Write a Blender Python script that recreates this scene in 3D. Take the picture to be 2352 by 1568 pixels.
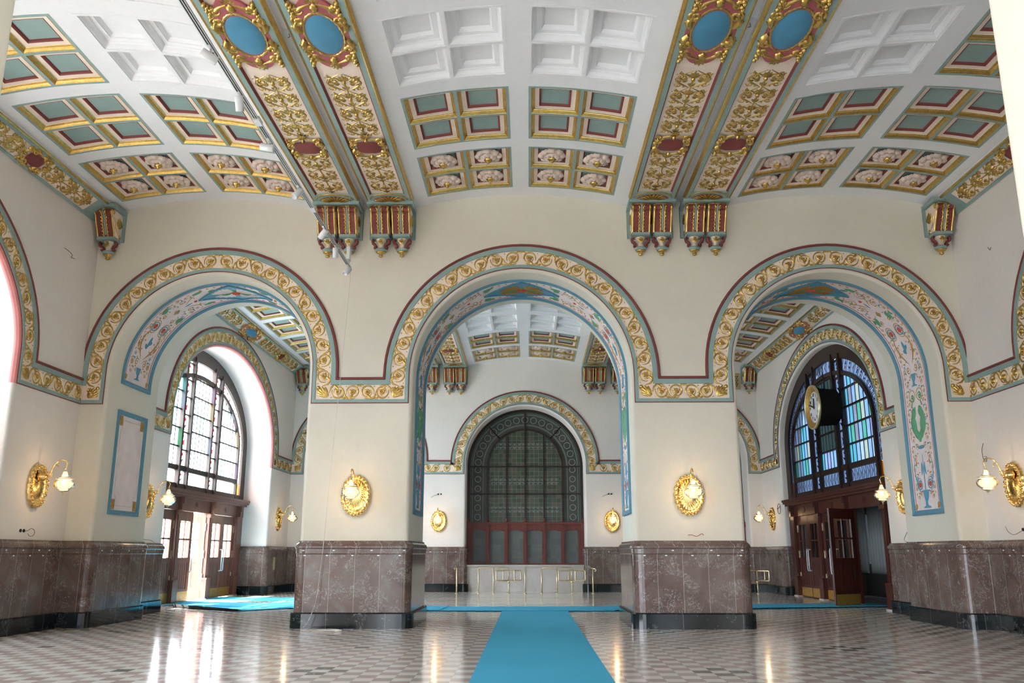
import bpy, math, random
from math import sin, cos, pi, sqrt, atan, atan2, radians, tan
from mathutils import Vector, Matrix
random.seed(7)
SC = bpy.context.scene
COL = SC.collection
for o in list(bpy.data.objects): bpy.data.objects.remove(o)

# ------------------------------------------------------------------ camera
FPX = 2003.0
PITCH = 0.2383
YAW = atan(39*cos(PITCH)/2003.0)
cam_d = bpy.data.cameras.new('camera'); cam = bpy.data.objects.new('camera', cam_d); COL.objects.link(cam)
cam_d.sensor_width = 36; cam_d.lens = 36*FPX/2352; cam_d.clip_end = 400; cam_d.clip_start = .05
cam.location = (.16, 0, 1.6); cam.rotation_euler = (pi/2+PITCH, 0, YAW)
SC.camera = cam
# ------------------------------------------------------------------ exposure, world, sun
SC.view_settings.view_transform = 'Standard'; SC.view_settings.look = 'None'
SC.view_settings.gamma = 1; SC.view_settings.use_curve_mapping = False
SC.view_settings.exposure = 1.1
W = bpy.data.worlds.new('sky'); SC.world = W; W.use_nodes = True
nt = W.node_tree; nt.nodes.clear()
out = nt.nodes.new('ShaderNodeOutputWorld')
tc = nt.nodes.new('ShaderNodeTexCoord'); sx = nt.nodes.new('ShaderNodeSeparateXYZ')
nt.links.new(tc.outputs['Generated'], sx.inputs[0])
mr = nt.nodes.new('ShaderNodeMapRange'); mr.inputs[1].default_value = -.4; mr.inputs[2].default_value = .22
nt.links.new(sx.outputs['X'], mr.inputs[0])
mx = nt.nodes.new('ShaderNodeMix'); mx.data_type = 'RGBA'
mx.inputs[6].default_value = (5.2, 5.6, 6.1, 1)      # hazy bright sky round the sun, on the left
mx.inputs[7].default_value = (.17, .235, .33, 1)      # blue open sky away from it
nt.links.new(mr.outputs[0], mx.inputs[0])
bg = nt.nodes.new('ShaderNodeBackground'); bg.inputs['Strength'].default_value = 2.25
mz = nt.nodes.new('ShaderNodeMapRange'); mz.inputs[1].default_value = -.12; mz.inputs[2].default_value = .10; mz.inputs[3].default_value = .35; nt.links.new(sx.outputs['Z'], mz.inputs[0])
vm_ = nt.nodes.new('ShaderNodeVectorMath'); vm_.operation = 'SCALE'; nt.links.new(mx.outputs[2], vm_.inputs[0]); nt.links.new(mz.outputs[0], vm_.inputs[3])   # ground below the horizon is darker
nt.links.new(vm_.outputs[0], bg.inputs[0]); nt.links.new(bg.outputs[0], out.inputs[0])
sun_d = bpy.data.lights.new('sun', 'SUN'); sun_d.energy = 20; sun_d.angle = radians(.6); sun_d.color = (1, .95, .86)
sun = bpy.data.objects.new('sun', sun_d); COL.objects.link(sun)
sun.rotation_euler = Vector((.55, .10, -.83)).to_track_quat('-Z', 'Y').to_euler()

def area(name, loc, direction, sx_, sy_, power, color, portal=False):
    d = bpy.data.lights.new(name, 'AREA'); d.shape = 'RECTANGLE'; d.size = sx_; d.size_y = sy_
    d.energy = power; d.color = color
    o = bpy.data.objects.new(name, d); COL.objects.link(o); o.location = loc
    o.rotation_euler = Vector(direction).to_track_quat('-Z', 'Y').to_euler()
    if portal: d.cycles.is_portal = True
    return o
# the sky seen by the big windows (light portals: they give no light of their own)
area('sky_portal', (-12.3, 12.2, 4.3), (1, 0, 0), 9.5, 10.6, 1, (1, 1, 1), True)
area('sky_portal', (-12.3, 30.63, 4.3), (1, 0, 0), 9.5, 10.6, 1, (1, 1, 1), True)
area('sky_portal', (11.5, 12.2, 6.2), (-1, 0, 0), 5.4, 10.6, 1, (1, 1, 1), True)
area('sky_portal', (11.5, 30.63, 6.2), (-1, 0, 0), 5.4, 10.6, 1, (1, 1, 1), True)
area('sky_portal', (-10.9, -3.75, 2.6), (1, 0, 0), 5.3, 5.6, 1, (1, 1, 1), True)
area('sky_portal', (0, -9.45, 2.5), (0, 1, 0), 16, 5, 1, (1, 1, 1), True)

# ------------------------------------------------------------------ materials
MATS = {}
def lin(r, g, b):
    f = lambda c: (c/255/12.92) if c/255 <= .04045 else ((c/255+.055)/1.055)**2.4
    return (f(r), f(g), f(b), 1)
class NT:
    def __init__(s, name):
        m = bpy.data.materials.new(name); m.use_nodes = True; s.m = m; s.t = m.node_tree
        s.p = s.t.nodes['Principled BSDF']; s.o = s.t.nodes['Material Output']
    def n(s, typ, **kw):
        nd = s.t.nodes.new(typ)
        for k, v in kw.items(): setattr(nd, k, v)
        return nd
    def l(s, a, b): s.t.links.new(a, b)
    def coord(s, scale=1.0, kind='Object'):
        t = s.n('ShaderNodeNewGeometry') if kind == 'World' else s.n('ShaderNodeTexCoord')
        o = t.outputs['Position'] if kind == 'World' else t.outputs[kind]
        if scale == 1: return o
        m = s.n('ShaderNodeVectorMath', operation='SCALE'); m.inputs[3].default_value = scale
        s.l(o, m.inputs[0]); return m.outputs[0]
    def noise(s, vec, scale, detail=3, rough=.5, dist=0):
        k = s.n('ShaderNodeTexNoise'); k.inputs['Scale'].default_value = scale; k.inputs['Detail'].default_value = detail
        k.inputs['Roughness'].default_value = rough; k.inputs['Distortion'].default_value = dist
        s.l(vec, k.inputs['Vector']); return k
    def ramp(s, fac, stops):
        r = s.n('ShaderNodeValToRGB'); el = r.color_ramp.elements
        while len(el) < len(stops): el.new(.5)
        for e, (p, c) in zip(el, stops): e.position = p; e.color = c
        s.l(fac, r.inputs[0]); return r.outputs[0]
    def mix(s, fac, a, b, blend='MIX'):
        m = s.n('ShaderNodeMix', data_type='RGBA', blend_type=blend)
        for i, v in ((0, fac), (6, a), (7, b)):
            if hasattr(v, 'is_linked') or hasattr(v, 'links'): s.l(v, m.inputs[i])
            else: m.inputs[i].default_value = v
        return m.outputs[2]
    def math(s, op, a, b=0.0, c=None):
        m = s.n('ShaderNodeMath', operation=op)
        for i, v in ((0, a), (1, b), (2, c)):
            if v is None: continue
            if hasattr(v, 'links'): s.l(v, m.inputs[i])
            else: m.inputs[i].default_value = v
        return m.outputs[0]
    def bump(s, h, strength=.2, dist=.02):
        b = s.n('ShaderNodeBump'); b.inputs['Strength'].default_value = strength; b.inputs['Distance'].default_value = dist
        s.l(h, b.inputs['Height']); s.l(b.outputs[0], s.p.inputs['Normal'])
    def set(s, **kw):
        for k, v in kw.items(): s.p.inputs[k.replace('_', ' ')].default_value = v

def paint(name, rgb, rough=.6, var=.05, bump=.0, scale=3.0, metallic=0.0, spec=.5):
    k = NT(name); c = lin(*rgb)
    nz = k.noise(k.coord(kind='World'), scale, 4)
    dark = tuple(x*(1-var*2) for x in c[:3])+(1,); lite = tuple(min(1, x*(1+var)) for x in c[:3])+(1,)
    k.l(k.ramp(nz.outputs['Fac'], [(.3, dark), (.7, lite)]), k.p.inputs['Base Color'])
    k.set(Roughness=rough, Metallic=metallic); k.p.inputs['Specular IOR Level'].default_value = spec
    if bump:
        n2 = k.noise(k.coord(kind='World'), 60, 3); k.bump(n2.outputs['Fac'], bump, .01)
    MATS[name] = k.m; return k.m
def plaster(name, rgb, rough=.75):
    k = NT(name); c = lin(*rgb); w = k.coord(kind='World')
    big = k.noise(w, .35, 3); fine = k.noise(w, 9, 4)
    c1 = tuple(x*.95 for x in c[:3])+(1,); c2 = tuple(min(1, x*1.03) for x in c[:3])+(1,)
    base = k.ramp(big.outputs['Fac'], [(.35, c1), (.65, c2)])
    f = k.ramp(fine.outputs['Fac'], [(.3, (.965, .965, .96, 1)), (.7, (1, 1, 1, 1))])
    k.l(k.mix(1.0, base, f, 'MULTIPLY'), k.p.inputs['Base Color'])
    k.set(Roughness=rough); k.bump(k.noise(w, 120, 3).outputs['Fac'], .06, .005)
    MATS[name] = k.m; return k.m
plaster('wall_cream', (222, 216, 200))
plaster('wall_pale', (234, 228, 221))  # paler copy of the wall plaster; the far hall's light is in its colour
plaster('ceiling_white', (236, 237, 238), .55)
paint('sage', (142, 168, 163)); paint('sage_blue', (88, 142, 164))
paint('cream_ground', (238, 220, 202)); paint('pink_ground', (236, 220, 216))
paint('maroon', (128, 56, 52)); paint('rose', (176, 92, 98)); paint('pink_line', (232, 150, 146))
paint('medallion_blue', (74, 142, 176)); paint('mural_green', (96, 162, 118)); paint('mural_red', (208, 74, 48)); paint('mural_blue', (84, 148, 176))
paint('stone_flower', (226, 206, 192), bump=.15)
def gold(name, rgb, rough, met):
    k = NT(name); c = lin(*rgb); nz = k.noise(k.coord(kind='World'), 14, 4)
    k.l(k.ramp(nz.outputs['Fac'], [(.3, tuple(x*.72 for x in c[:3])+(1,)), (.68, c)]), k.p.inputs['Base Color'])
    k.set(Roughness=rough, Metallic=met); k.bump(k.noise(k.coord(kind='World'), 45, 3).outputs['Fac'], .25, .01)
    MATS[name] = k.m
gold('gilt', (216, 180, 100), .26, .86)
gold('gilt_bright', (255, 216, 140), .24, 1.0)
gold('brass', (244, 230, 186), .28, .8)
gold('dull_gold', (196, 150, 70), .42, .45)
def marble(name, c_dark, c_mid, c_lite, vein, seam, rough=.12, vs=1.0, amount=.5):
    k = NT(name); w = k.coord(kind='World')
    a = k.noise(w, .9*vs, 5, .6, .8)
    base = k.ramp(a.outputs['Fac'], [(.3, lin(*c_dark)), (.5, lin(*c_mid)), (.72, lin(*c_lite))])
    v = k.noise(w, 3.1*vs, 6, .62, 1.6)
    vv = k.math('ABSOLUTE', k.math('SUBTRACT', v.outputs['Fac'], .5))
    line = k.math('LESS_THAN', vv, .007)
    patch = k.noise(w, 1.7*vs, 3)
    pm = k.math('GREATER_THAN', patch.outputs['Fac'], 1-amount+.02)
    vm = k.math('MULTIPLY', line, pm)
    blot = k.noise(w, 5.2*vs, 5, .7, 2.2); bm = k.math('GREATER_THAN', blot.outputs['Fac'], .655)
    f = k.math('MINIMUM', k.math('ADD', k.math('MULTIPLY', vm, .7), k.math('MULTIPLY', bm, .5)), .8)
    c = k.mix(f, base, lin(*vein))
    s = k.n('ShaderNodeSeparateXYZ'); k.l(w, s.inputs[0])
    u = k.math('DIVIDE', k.math('ADD', s.outputs[0], s.outputs[1]), seam)
    slab = k.n('ShaderNodeTexWhiteNoise', noise_dimensions='1D'); k.l(k.math('FLOOR', u), slab.inputs['W'])
    c = k.mix(k.math('MULTIPLY', slab.outputs['Value'], .35), c, lin(*c_lite))
    sm = k.math('LESS_THAN', k.math('FRACT', u), .008/seam)
    c = k.mix(k.math('MULTIPLY', sm, .6), c, lin(*vein))
    k.l(c, k.p.inputs['Base Color']); k.set(Roughness=rough); k.p.inputs['Specular IOR Level'].default_value = .3; MATS[name] = k.m
marble('brown_marble', (76, 56, 48), (106, 84, 76), (122, 114, 108), (206, 208, 200), .56, .17, 1.7)
marble('black_marble', (14, 18, 20), (24, 30, 32), (40, 50, 52), (150, 156, 156), 1.3, .1, 1.2, .4)
marble('grey_marble', (168, 160, 152), (184, 178, 170), (198, 192, 186), (215, 212, 208), 2.6, .2)
def floor_mat():
    k = NT('floor_tiles'); w = k.coord(kind='World'); s = k.n('ShaderNodeSeparateXYZ'); k.l(w, s.inputs[0])
    TX_, TY_ = .254, .285
    u = k.math('DIVIDE', k.math('ADD', s.outputs[0], 60.05), TX_); v = k.math('DIVIDE', k.math('ADD', s.outputs[1], 20.0), TY_)
    iu = k.math('FLOOR', u); iv = k.math('FLOOR', v)
    par = k.math('MODULO', k.math('ADD', iu, iv), 2.0)
    odd = k.math('GREATER_THAN', par, .5)
    cb = k.n('ShaderNodeCombineXYZ'); k.l(iu, cb.inputs[0]); k.l(iv, cb.inputs[1])
    wn = k.n('ShaderNodeTexWhiteNoise', noise_dimensions='2D'); k.l(cb.outputs[0], wn.inputs['Vector'])
    tone = k.ramp(wn.outputs['Value'], [(0, lin(192, 172, 168)), (.45, lin(206, 188, 184)), (.8, lin(198, 188, 180)), (1, lin(214, 202, 198))])
    lite = k.ramp(wn.outputs['Value'], [(0, lin(238, 235, 228)), (1, lin(248, 246, 240))])
    # four-tile dark green clusters in the middle of every field
    du = k.math('ABSOLUTE', k.math('SUBTRACT', k.math('MODULO', iu, 11.0), 5.0)); dv = k.math('ABSOLUTE', k.math('SUBTRACT', k.math('MODULO', iv, 11.0), 5.0))
    cl = k.math('LESS_THAN', k.math('ADD', du, dv), 1.5)
    tone = k.mix(cl, tone, lin(124, 130, 124))
    c = k.mix(odd, lite, tone)
    veins = k.noise(w, 7, 5, .6, 1); c = k.mix(k.math('MULTIPLY', veins.outputs['Fac'], .18), c, lin(150, 142, 136))
    fu = k.math('FRACT', u); fv = k.math('FRACT', v)
    g = k.math('MAXIMUM', k.math('LESS_THAN', fu, .02), k.math('LESS_THAN', fv, .02))
    c = k.mix(k.math('MULTIPLY', g, .5), c, lin(150, 140, 130))
    k.l(c, k.p.inputs['Base Color'])
    rn = k.noise(w, 1.3, 3); k.l(k.math('ADD', k.math('MULTIPLY', rn.outputs['Fac'], .08), .07), k.p.inputs['Roughness'])
    k.p.inputs['Specular IOR Level'].default_value = .38
    k.bump(k.noise(w, .9, 2).outputs['Fac'], .03, .03); MATS['floor_tiles'] = k.m
floor_mat()
def carpet():
    k = NT('carpet_blue'); w = k.coord(kind='World')
    n1 = k.noise(w, 90, 2); n2 = k.noise(w, .6, 3)
    c = k.mix(n2.outputs['Fac'], lin(48, 168, 208), lin(64, 184, 220)); c = k.mix(k.math('MULTIPLY', n1.outputs['Fac'], .25), c, lin(32, 128, 168))
    k.l(c, k.p.inputs['Base Color']); k.set(Roughness=.95); k.bump(n1.outputs['Fac'], .3, .004); MATS['carpet_blue'] = k.m
carpet()
paint('carpet_back', (38, 36, 34), .9)
def wood(name, a, b, rough=.35):
    k = NT(name); w = k.coord(kind='World'); m = k.n('ShaderNodeMapping'); m.inputs['Scale'].default_value = (14, 14, .8); k.l(w, m.inputs[0])
    nz = k.noise(m.outputs[0], 1, 5, .6, .6)
    k.l(k.ramp(nz.outputs['Fac'], [(.3, lin(*a)), (.7, lin(*b))]), k.p.inputs['Base Color']); k.set(Roughness=rough); k.p.inputs['Specular IOR Level'].default_value = .3; MATS[name] = k.m
wood('door_wood', (62, 30, 23), (86, 42, 33)); wood('red_wood', (92, 38, 28), (122, 54, 38)); wood('dark_wood', (36, 24, 20), (54, 36, 30)); wood('left_wood', (96, 62, 52), (124, 84, 72))  # door_wood: the unlit tone of the right-hand doors put into the colour
paint('frame_brown', (62, 50, 44), .5); paint('lead', (40, 40, 42), .5); paint('white_metal', (222, 224, 226), .4); paint('black', (18, 18, 20), .5)
paint('clock_body', (34, 26, 20), .95, spec=.1); paint('clock_face', (226, 226, 232), .4); paint('cord_white', (214, 210, 200), .5); paint('cord_dark', (70, 58, 50), .5); paint('cord_red', (170, 60, 50), .5)
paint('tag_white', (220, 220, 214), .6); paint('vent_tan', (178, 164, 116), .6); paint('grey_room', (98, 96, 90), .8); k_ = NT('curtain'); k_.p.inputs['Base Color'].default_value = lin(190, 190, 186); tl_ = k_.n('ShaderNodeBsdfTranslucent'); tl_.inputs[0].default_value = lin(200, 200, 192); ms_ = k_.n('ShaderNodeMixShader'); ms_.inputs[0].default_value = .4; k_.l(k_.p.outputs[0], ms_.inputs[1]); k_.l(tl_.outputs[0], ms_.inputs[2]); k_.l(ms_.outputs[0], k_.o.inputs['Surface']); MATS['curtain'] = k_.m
paint('street', (205, 203, 198), .9)
def pane(name, rgb, transp=.75, rough=.3):
    """coloured window glass: lets daylight through with its own tint, some of it spread"""
    k = NT(name); c = lin(*rgb)
    tr = k.n('ShaderNodeBsdfTransparent'); tl = k.n('ShaderNodeBsdfTranslucent'); gl = k.n('ShaderNodeBsdfGlossy')
    nz = k.noise(k.coord(kind='World'), 2.3, 3)
    cc = k.ramp(nz.outputs['Fac'], [(.3, tuple(x*.8 for x in c[:3])+(1,)), (.7, c)])
    for q in (tr, tl): k.l(cc, q.inputs['Color'])
    gl.inputs['Roughness'].default_value = .15
    a = k.n('ShaderNodeMixShader'); a.inputs[0].default_value = 1-transp; k.l(tr.outputs[0], a.inputs[1]); k.l(tl.outputs[0], a.inputs[2])
    b = k.n('ShaderNodeMixShader'); b.inputs[0].default_value = .05; k.l(a.outputs[0], b.inputs[1]); k.l(gl.outputs[0], b.inputs[2])
    k.l(b.outputs[0], k.o.inputs['Surface']); MATS[name] = k.m
pane('glass_frost', (206, 212, 216), .8); pane('glass_white', (236, 242, 246)); pane('glass_blue', (186, 216, 246)); pane('glass_green', (120, 214, 168)); pane('glass_teal', (126, 214, 216))
pane('glass_yellow', (240, 236, 196)); pane('glass_lilac', (206, 196, 236)); pane('glass_grey', (190, 180, 186)); pane('glass_amber', (238, 190, 90))
pane('glass_dim', (200, 206, 200), .25)
paint('motif_red', (190, 40, 50), .4); paint('motif_dark', (60, 50, 56), .4); paint('motif_yellow', (226, 180, 70), .4); paint('motif_purple', (120, 100, 150), .4)
def lampglass():
    k = NT('lamp_glass'); tr = k.n('ShaderNodeBsdfTransparent'); tr.inputs[0].default_value = (1, .95, .88, 1)
    gl = k.n('ShaderNodeBsdfGlossy'); gl.inputs['Roughness'].default_value = .06; tl = k.n('ShaderNodeBsdfTranslucent'); tl.inputs[0].default_value = (1, .9, .78, 1)
    fr = k.n('ShaderNodeFresnel'); fr.inputs[0].default_value = 1.2
    a = k.n('ShaderNodeMixShader'); a.inputs[0].default_value = .2; k.l(tr.outputs[0], a.inputs[1]); k.l(tl.outputs[0], a.inputs[2])
    b = k.n('ShaderNodeMixShader'); k.l(fr.outputs[0], b.inputs[0]); k.l(a.outputs[0], b.inputs[1]); k.l(gl.outputs[0], b.inputs[2])
    k.l(b.outputs[0], k.o.inputs['Surface']); MATS['lamp_glass'] = k.m
    k = NT('bulb_glow'); e = k.n('ShaderNodeEmission'); e.inputs[0].default_value = (1, .72, .42, 1); e.inputs[1].default_value = 45
    k.l(e.outputs[0], k.o.inputs['Surface']); MATS['bulb_glow'] = k.m
lampglass()
def doorglass():
    k = NT('door_glass'); tr = k.n('ShaderNodeBsdfTransparent'); tr.inputs[0].default_value = (.9, .92, .92, 1); gl = k.n('ShaderNodeBsdfGlossy'); gl.inputs['Roughness'].default_value = .03
    b = k.n('ShaderNodeMixShader'); b.inputs[0].default_value = .1; k.l(tr.outputs[0], b.inputs[1]); k.l(gl.outputs[0], b.inputs[2]); k.l(b.outputs[0], k.o.inputs['Surface']); MATS['door_glass'] = k.m
doorglass()
def ticket_glass(name, T, a, b, c2, linec, fine):
    """old leaded cathedral glass against a dark room: small squares of several greens"""
    k = NT(name); w = k.coord(kind='World'); s = k.n('ShaderNodeSeparateXYZ'); k.l(w, s.inputs[0])
    u = k.math('DIVIDE', s.outputs[0], T); v = k.math('DIVIDE', s.outputs[2], T)
    cb = k.n('ShaderNodeCombineXYZ'); k.l(k.math('FLOOR', u), cb.inputs[0]); k.l(k.math('FLOOR', v), cb.inputs[1])
    wn = k.n('ShaderNodeTexWhiteNoise', noise_dimensions='2D'); k.l(cb.outputs[0], wn.inputs['Vector'])
    c = k.ramp(wn.outputs['Value'], [(0, lin(*a)), (.5, lin(*b)), (1, lin(*c2))])
    g = k.math('MAXIMUM', k.math('LESS_THAN', k.math('FRACT', u), fine), k.math('LESS_THAN', k.math('FRACT', v), fine))
    gn = k.noise(w, .8, 2)
    c = k.mix(k.math('MULTIPLY', g, gn.outputs['Fac']), c, lin(*linec))
    k.l(c, k.p.inputs['Base Color']); k.set(Roughness=.3); k.p.inputs['Specular IOR Level'].default_value = .25; k.bump(k.noise(w, 9, 2).outputs['Fac'], .08, .01); MATS[name] = k.m
ticket_glass('ticket_glass', .2, (58, 66, 54), (72, 80, 64), (88, 82, 70), (140, 146, 140), .07)
ticket_glass('ticket_border', .5, (60, 64, 56), (66, 70, 62), (74, 74, 68), (60, 64, 56), .01)
ticket_glass('counter_glass', .28, (84, 90, 84), (90, 96, 92), (98, 102, 98), (122, 126, 122), .03)
paint('etched', (146, 152, 148), .3); paint('leaded_green', (52, 84, 66), .4)

# ------------------------------------------------------------------ mesh helpers
class MB:
    def __init__(s): s.v = []; s.f = []; s.m = []; s.sm = []
    def add(s, vs, fs, mi=0, smooth=False):
        b = len(s.v); s.v += [tuple(p) for p in vs]
        for f in fs: s.f.append([b+i for i in f]); s.m.append(mi); s.sm.append(smooth)
    def quad(s, a, b, c, d, mi=0): s.add([a, b, c, d], [(0, 1, 2, 3)], mi)
    def box(s, x0, x1, y0, y1, z0, z1, mi=0):
        s.add([(x0, y0, z0), (x1, y0, z0), (x1, y1, z0), (x0, y1, z0), (x0, y0, z1), (x1, y0, z1), (x1, y1, z1), (x0, y1, z1)],
              [(0, 3, 2, 1), (4, 5, 6, 7), (0, 1, 5, 4), (1, 2, 6, 5), (2, 3, 7, 6), (3, 0, 4, 7)], mi)
    def grid(s, rows, mi=0, close=False, smooth=False):
        n = len(rows[0]); vs = [p for r in rows for p in r]; fs = []
        for i in range(len(rows)-1):
            for j in range(n-1 if not close else n):
                k = (j+1) % n; fs.append((i*n+j, i*n+k, (i+1)*n+k, (i+1)*n+j))
        s.add(vs, fs, mi, smooth)
    def tube(s, pts, r, n=8, mi=0, caps=True):
        pts = [Vector(p) for p in pts]; rows = []; up = None
        for i, p in enumerate(pts):
            t = (pts[min(i+1, len(pts)-1)]-pts[max(i-1, 0)])
            t = t.normalized() if t.length > 1e-9 else Vector((0, 0, 1))
            if up is None: up = Vector((0, 0, 1)) if abs(t.z) < .9 else Vector((1, 0, 0))
            x = t.cross(up); x = x.normalized() if x.length > 1e-6 else t.orthogonal().normalized()
            y = x.cross(t).normalized(); up = y
            rr = r[i] if isinstance(r, (list, tuple)) else r
            rows.append([p+x*rr*cos(2*pi*k/n)+y*rr*sin(2*pi*k/n) for k in range(n)])
        s.grid(rows, mi, True, True)
        if caps:
            b = len(s.v)-len(rows)*n; s.f.append([b+k for k in range(n)][::-1]); s.m.append(mi); s.sm.append(False)
            b2 = len(s.v)-n; s.f.append([b2+k for k in range(n)]); s.m.append(mi); s.sm.append(False)
    def lathe(s, prof, c=(0, 0, 0), n=24, mi=0, flute=None, T=None):
        rows = []
        for (r, z) in prof:
            row = []
            for k in range(n):
                a = 2*pi*k/n; rr = r*(1+(flute[1]*cos(flute[0]*a) if flute else 0))
                p = (rr*cos(a), rr*sin(a), z)
                row.append(T(*p) if T else (c[0]+p[0], c[1]+p[1], c[2]+p[2]))
            rows.append(row)
        s.grid(rows, mi, True, True)
    def build(s, name, mats, parent=None, loc=None):
        me = bpy.data.meshes.new(name); me.from_pydata(s.v, [], s.f)
        for m in (mats if isinstance(mats, (list, tuple)) else [mats]): me.materials.append(MATS[m])
        me.polygons.foreach_set('material_index', s.m); me.polygons.foreach_set('use_smooth', s.sm); me.update()
        o = bpy.data.objects.new(name, me); COL.objects.link(o)
        if parent: o.parent = parent
        if loc: o.location = loc
        return o
def empty(name, loc=(0, 0, 0), rz=0):
    o = bpy.data.objects.new(name, None); COL.objects.link(o); o.location = loc; o.rotation_euler = (0, 0, rz); o.empty_display_size = .1
    return o
def tag(o, label=None, cat=None, group=None, kind=None):
    for k, v in (('label', label), ('category', cat), ('group', group), ('kind', kind)):
        if v: o[k] = v
    return o
KIDS = {}
def children(o): return [c for c in COL.objects if c.parent == o]
def copy_tree(o, parent=None, kids=None):
    if kids is None:
        kids = {}
        for c in COL.objects:
            if c.parent: kids.setdefault(c.parent.name, []).append(c)
    c = o.copy(); COL.objects.link(c); c.parent = parent
    for ch in kids.get(o.name, []): copy_tree(ch, c, kids)
    return c

# relief ornament in (s, t) coordinates, raised by h, placed through a mapping M(s, t, h)
class Relief:
    def __init__(s, M): s.M = M; s.mb = MB()
    def ribbon(s, pts, w, hf=.8, mi=0, taper=(0.25, 0.25)):
        n = len(pts); rows = []
        for i, (a, b) in enumerate(pts):
            p = pts[max(i-1, 0)]; q = pts[min(i+1, n-1)]
            dx, dy = q[0]-p[0], q[1]-p[1]; L = sqrt(dx*dx+dy*dy) or 1; nx, ny = -dy/L, dx/L
            u = i/(n-1); k = 1.0
            if taper[0] and u < .25: k = min(k, taper[0]+(1-taper[0])*u/.25)
            if taper[1] is not None and u > .5: k = min(k, 1-(1-taper[1])*(u-.5)/.5)
            ww = w*k; h = ww*hf
            rows.append([s.M(a-nx*ww, b-ny*ww, 0), s.M(a-nx*ww*.55, b-ny*ww*.55, h*.8), s.M(a, b, h), s.M(a+nx*ww*.55, b+ny*ww*.55, h*.8), s.M(a+nx*ww, b+ny*ww, 0)])
        s.mb.grid(rows, mi, False, True)
    def leaf(s, a, b, ang, L, w, hf=.7, mi=0, curl=0.0):
        n = 6; rows = []; x, y, th = a, b, ang; pts = []
        for i in range(n+1):
            pts.append((x, y, th)); x += cos(th)*L/n; y += sin(th)*L/n; th += curl/n
        for i, (x, y, th) in enumerate(pts):
            u = i/n; ww = w*(sin(pi*min(1, .12+u*.88)) ** .7 if u < 1 else .02); nx, ny = -sin(th), cos(th)
            rows.append([s.M(x-nx*ww, y-ny*ww, 0), s.M(x-nx*ww*.5, y-ny*ww*.5, ww*hf), s.M(x, y, ww*hf*.55), s.M(x+nx*ww*.5, y+ny*ww*.5, ww*hf), s.M(x+nx*ww, y+ny*ww, 0)])
        s.mb.grid(rows, mi, False, True)
    def blob(s, a, b, rx, ry=None, rot=0, h=None, mi=0, n=8, lobes=0, la=.2):
        ry = ry or rx; h = h if h is not None else min(rx, ry)*.8; rows = []
        for k, (q, z) in enumerate(((1, 0), (.86, .55), (.5, .9), (.02, 1))):
            row = []
            for j in range(n):
                t = 2*pi*j/n; e = q*(1+la*cos(lobes*t)) if lobes else q
                x, y = rx*e*cos(t), ry*e*sin(t)
                row.append(s.M(a+x*cos(rot)-y*sin(rot), b+x*sin(rot)+y*cos(rot), h*z))
            rows.append(row)
        s.mb.grid(rows, mi, True, True)
    def ring(s, a, b, rx, ry, w, mi=0, n=24, rope=False, h=.9):
        rows = []
        for j in range(n+1):
            t = 2*pi*j/n; cx_, cy_ = a+rx*cos(t), b+ry*sin(t); L = sqrt((ry*cos(t))**2+(rx*sin(t))**2); nx, ny = ry*cos(t)/L, rx*sin(t)/L
            ww = w*(1+(.3 if j % 2 else -.2)) if rope else w
            rows.append([s.M(cx_-nx*ww, cy_-ny*ww, 0), s.M(cx_-nx*ww*.5, cy_-ny*ww*.5, ww*h), s.M(cx_+nx*ww*.5, cy_+ny*ww*.5, ww*h), s.M(cx_+nx*ww, cy_+ny*ww, 0)])
        s.mb.grid(rows, mi, False, True)
    def spiral(s, a, b, r0, r1, a0, turns, w, mi=0, n=None, hf=.8, eye=True):
        n = n or max(10, int(abs(turns)*16)); pts = []
        for i in range(n+1):
            u = i/n; th = a0+turns*2*pi*u; r = r0+(r1-r0)*u; pts.append((a+r*cos(th), b+r*sin(th)))
        s.ribbon(pts, w, hf, mi, (.5, .35))
        if eye: s.blob(pts[-1][0], pts[-1][1], w*1.3, mi=mi, n=6)
    def fan(s, a, b, ang, L, w, n=5, spread=1.8, mi=0):
        for i in range(n):
            t = ang+(i/(n-1)-.5)*spread; s.leaf(a, b, t, L*(1-.25*abs(i/(n-1)-.5)*2), w, mi=mi)
class Path:
    """arc-length parameterised 2-D polyline with a left-hand offset"""
    def __init__(s, pts):
        s.p = pts; s.d = [0]
        for i in range(1, len(pts)): s.d.append(s.d[-1]+sqrt((pts[i][0]-pts[i-1][0])**2+(pts[i][1]-pts[i-1][1])**2))
        s.L = s.d[-1]
    def at(s, q, t):
        import bisect
        q0 = min(max(q, 0), s.L*.99999); i = min(max(bisect.bisect_right(s.d, q0)-1, 0), len(s.p)-2)
        a, b = s.p[i], s.p[i+1]; L = s.d[i+1]-s.d[i] or 1e-6; u = (q0-s.d[i])/L
        def nrm(j):
            p, r = s.p[max(j-1, 0)], s.p[min(j+1, len(s.p)-1)]; dx, dy = r[0]-p[0], r[1]-p[1]; l = sqrt(dx*dx+dy*dy) or 1; return (-dy/l, dx/l)
        n0, n1 = nrm(i), nrm(i+1); nx = n0[0]+(n1[0]-n0[0])*u; ny = n0[1]+(n1[1]-n0[1])*u
        ex = q-q0; dx, dy = (b[0]-a[0])/L, (b[1]-a[1])/L
        return (a[0]+(b[0]-a[0])*u+nx*t+dx*ex, a[1]+(b[1]-a[1])*u+ny*t+dy*ex)

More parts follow.
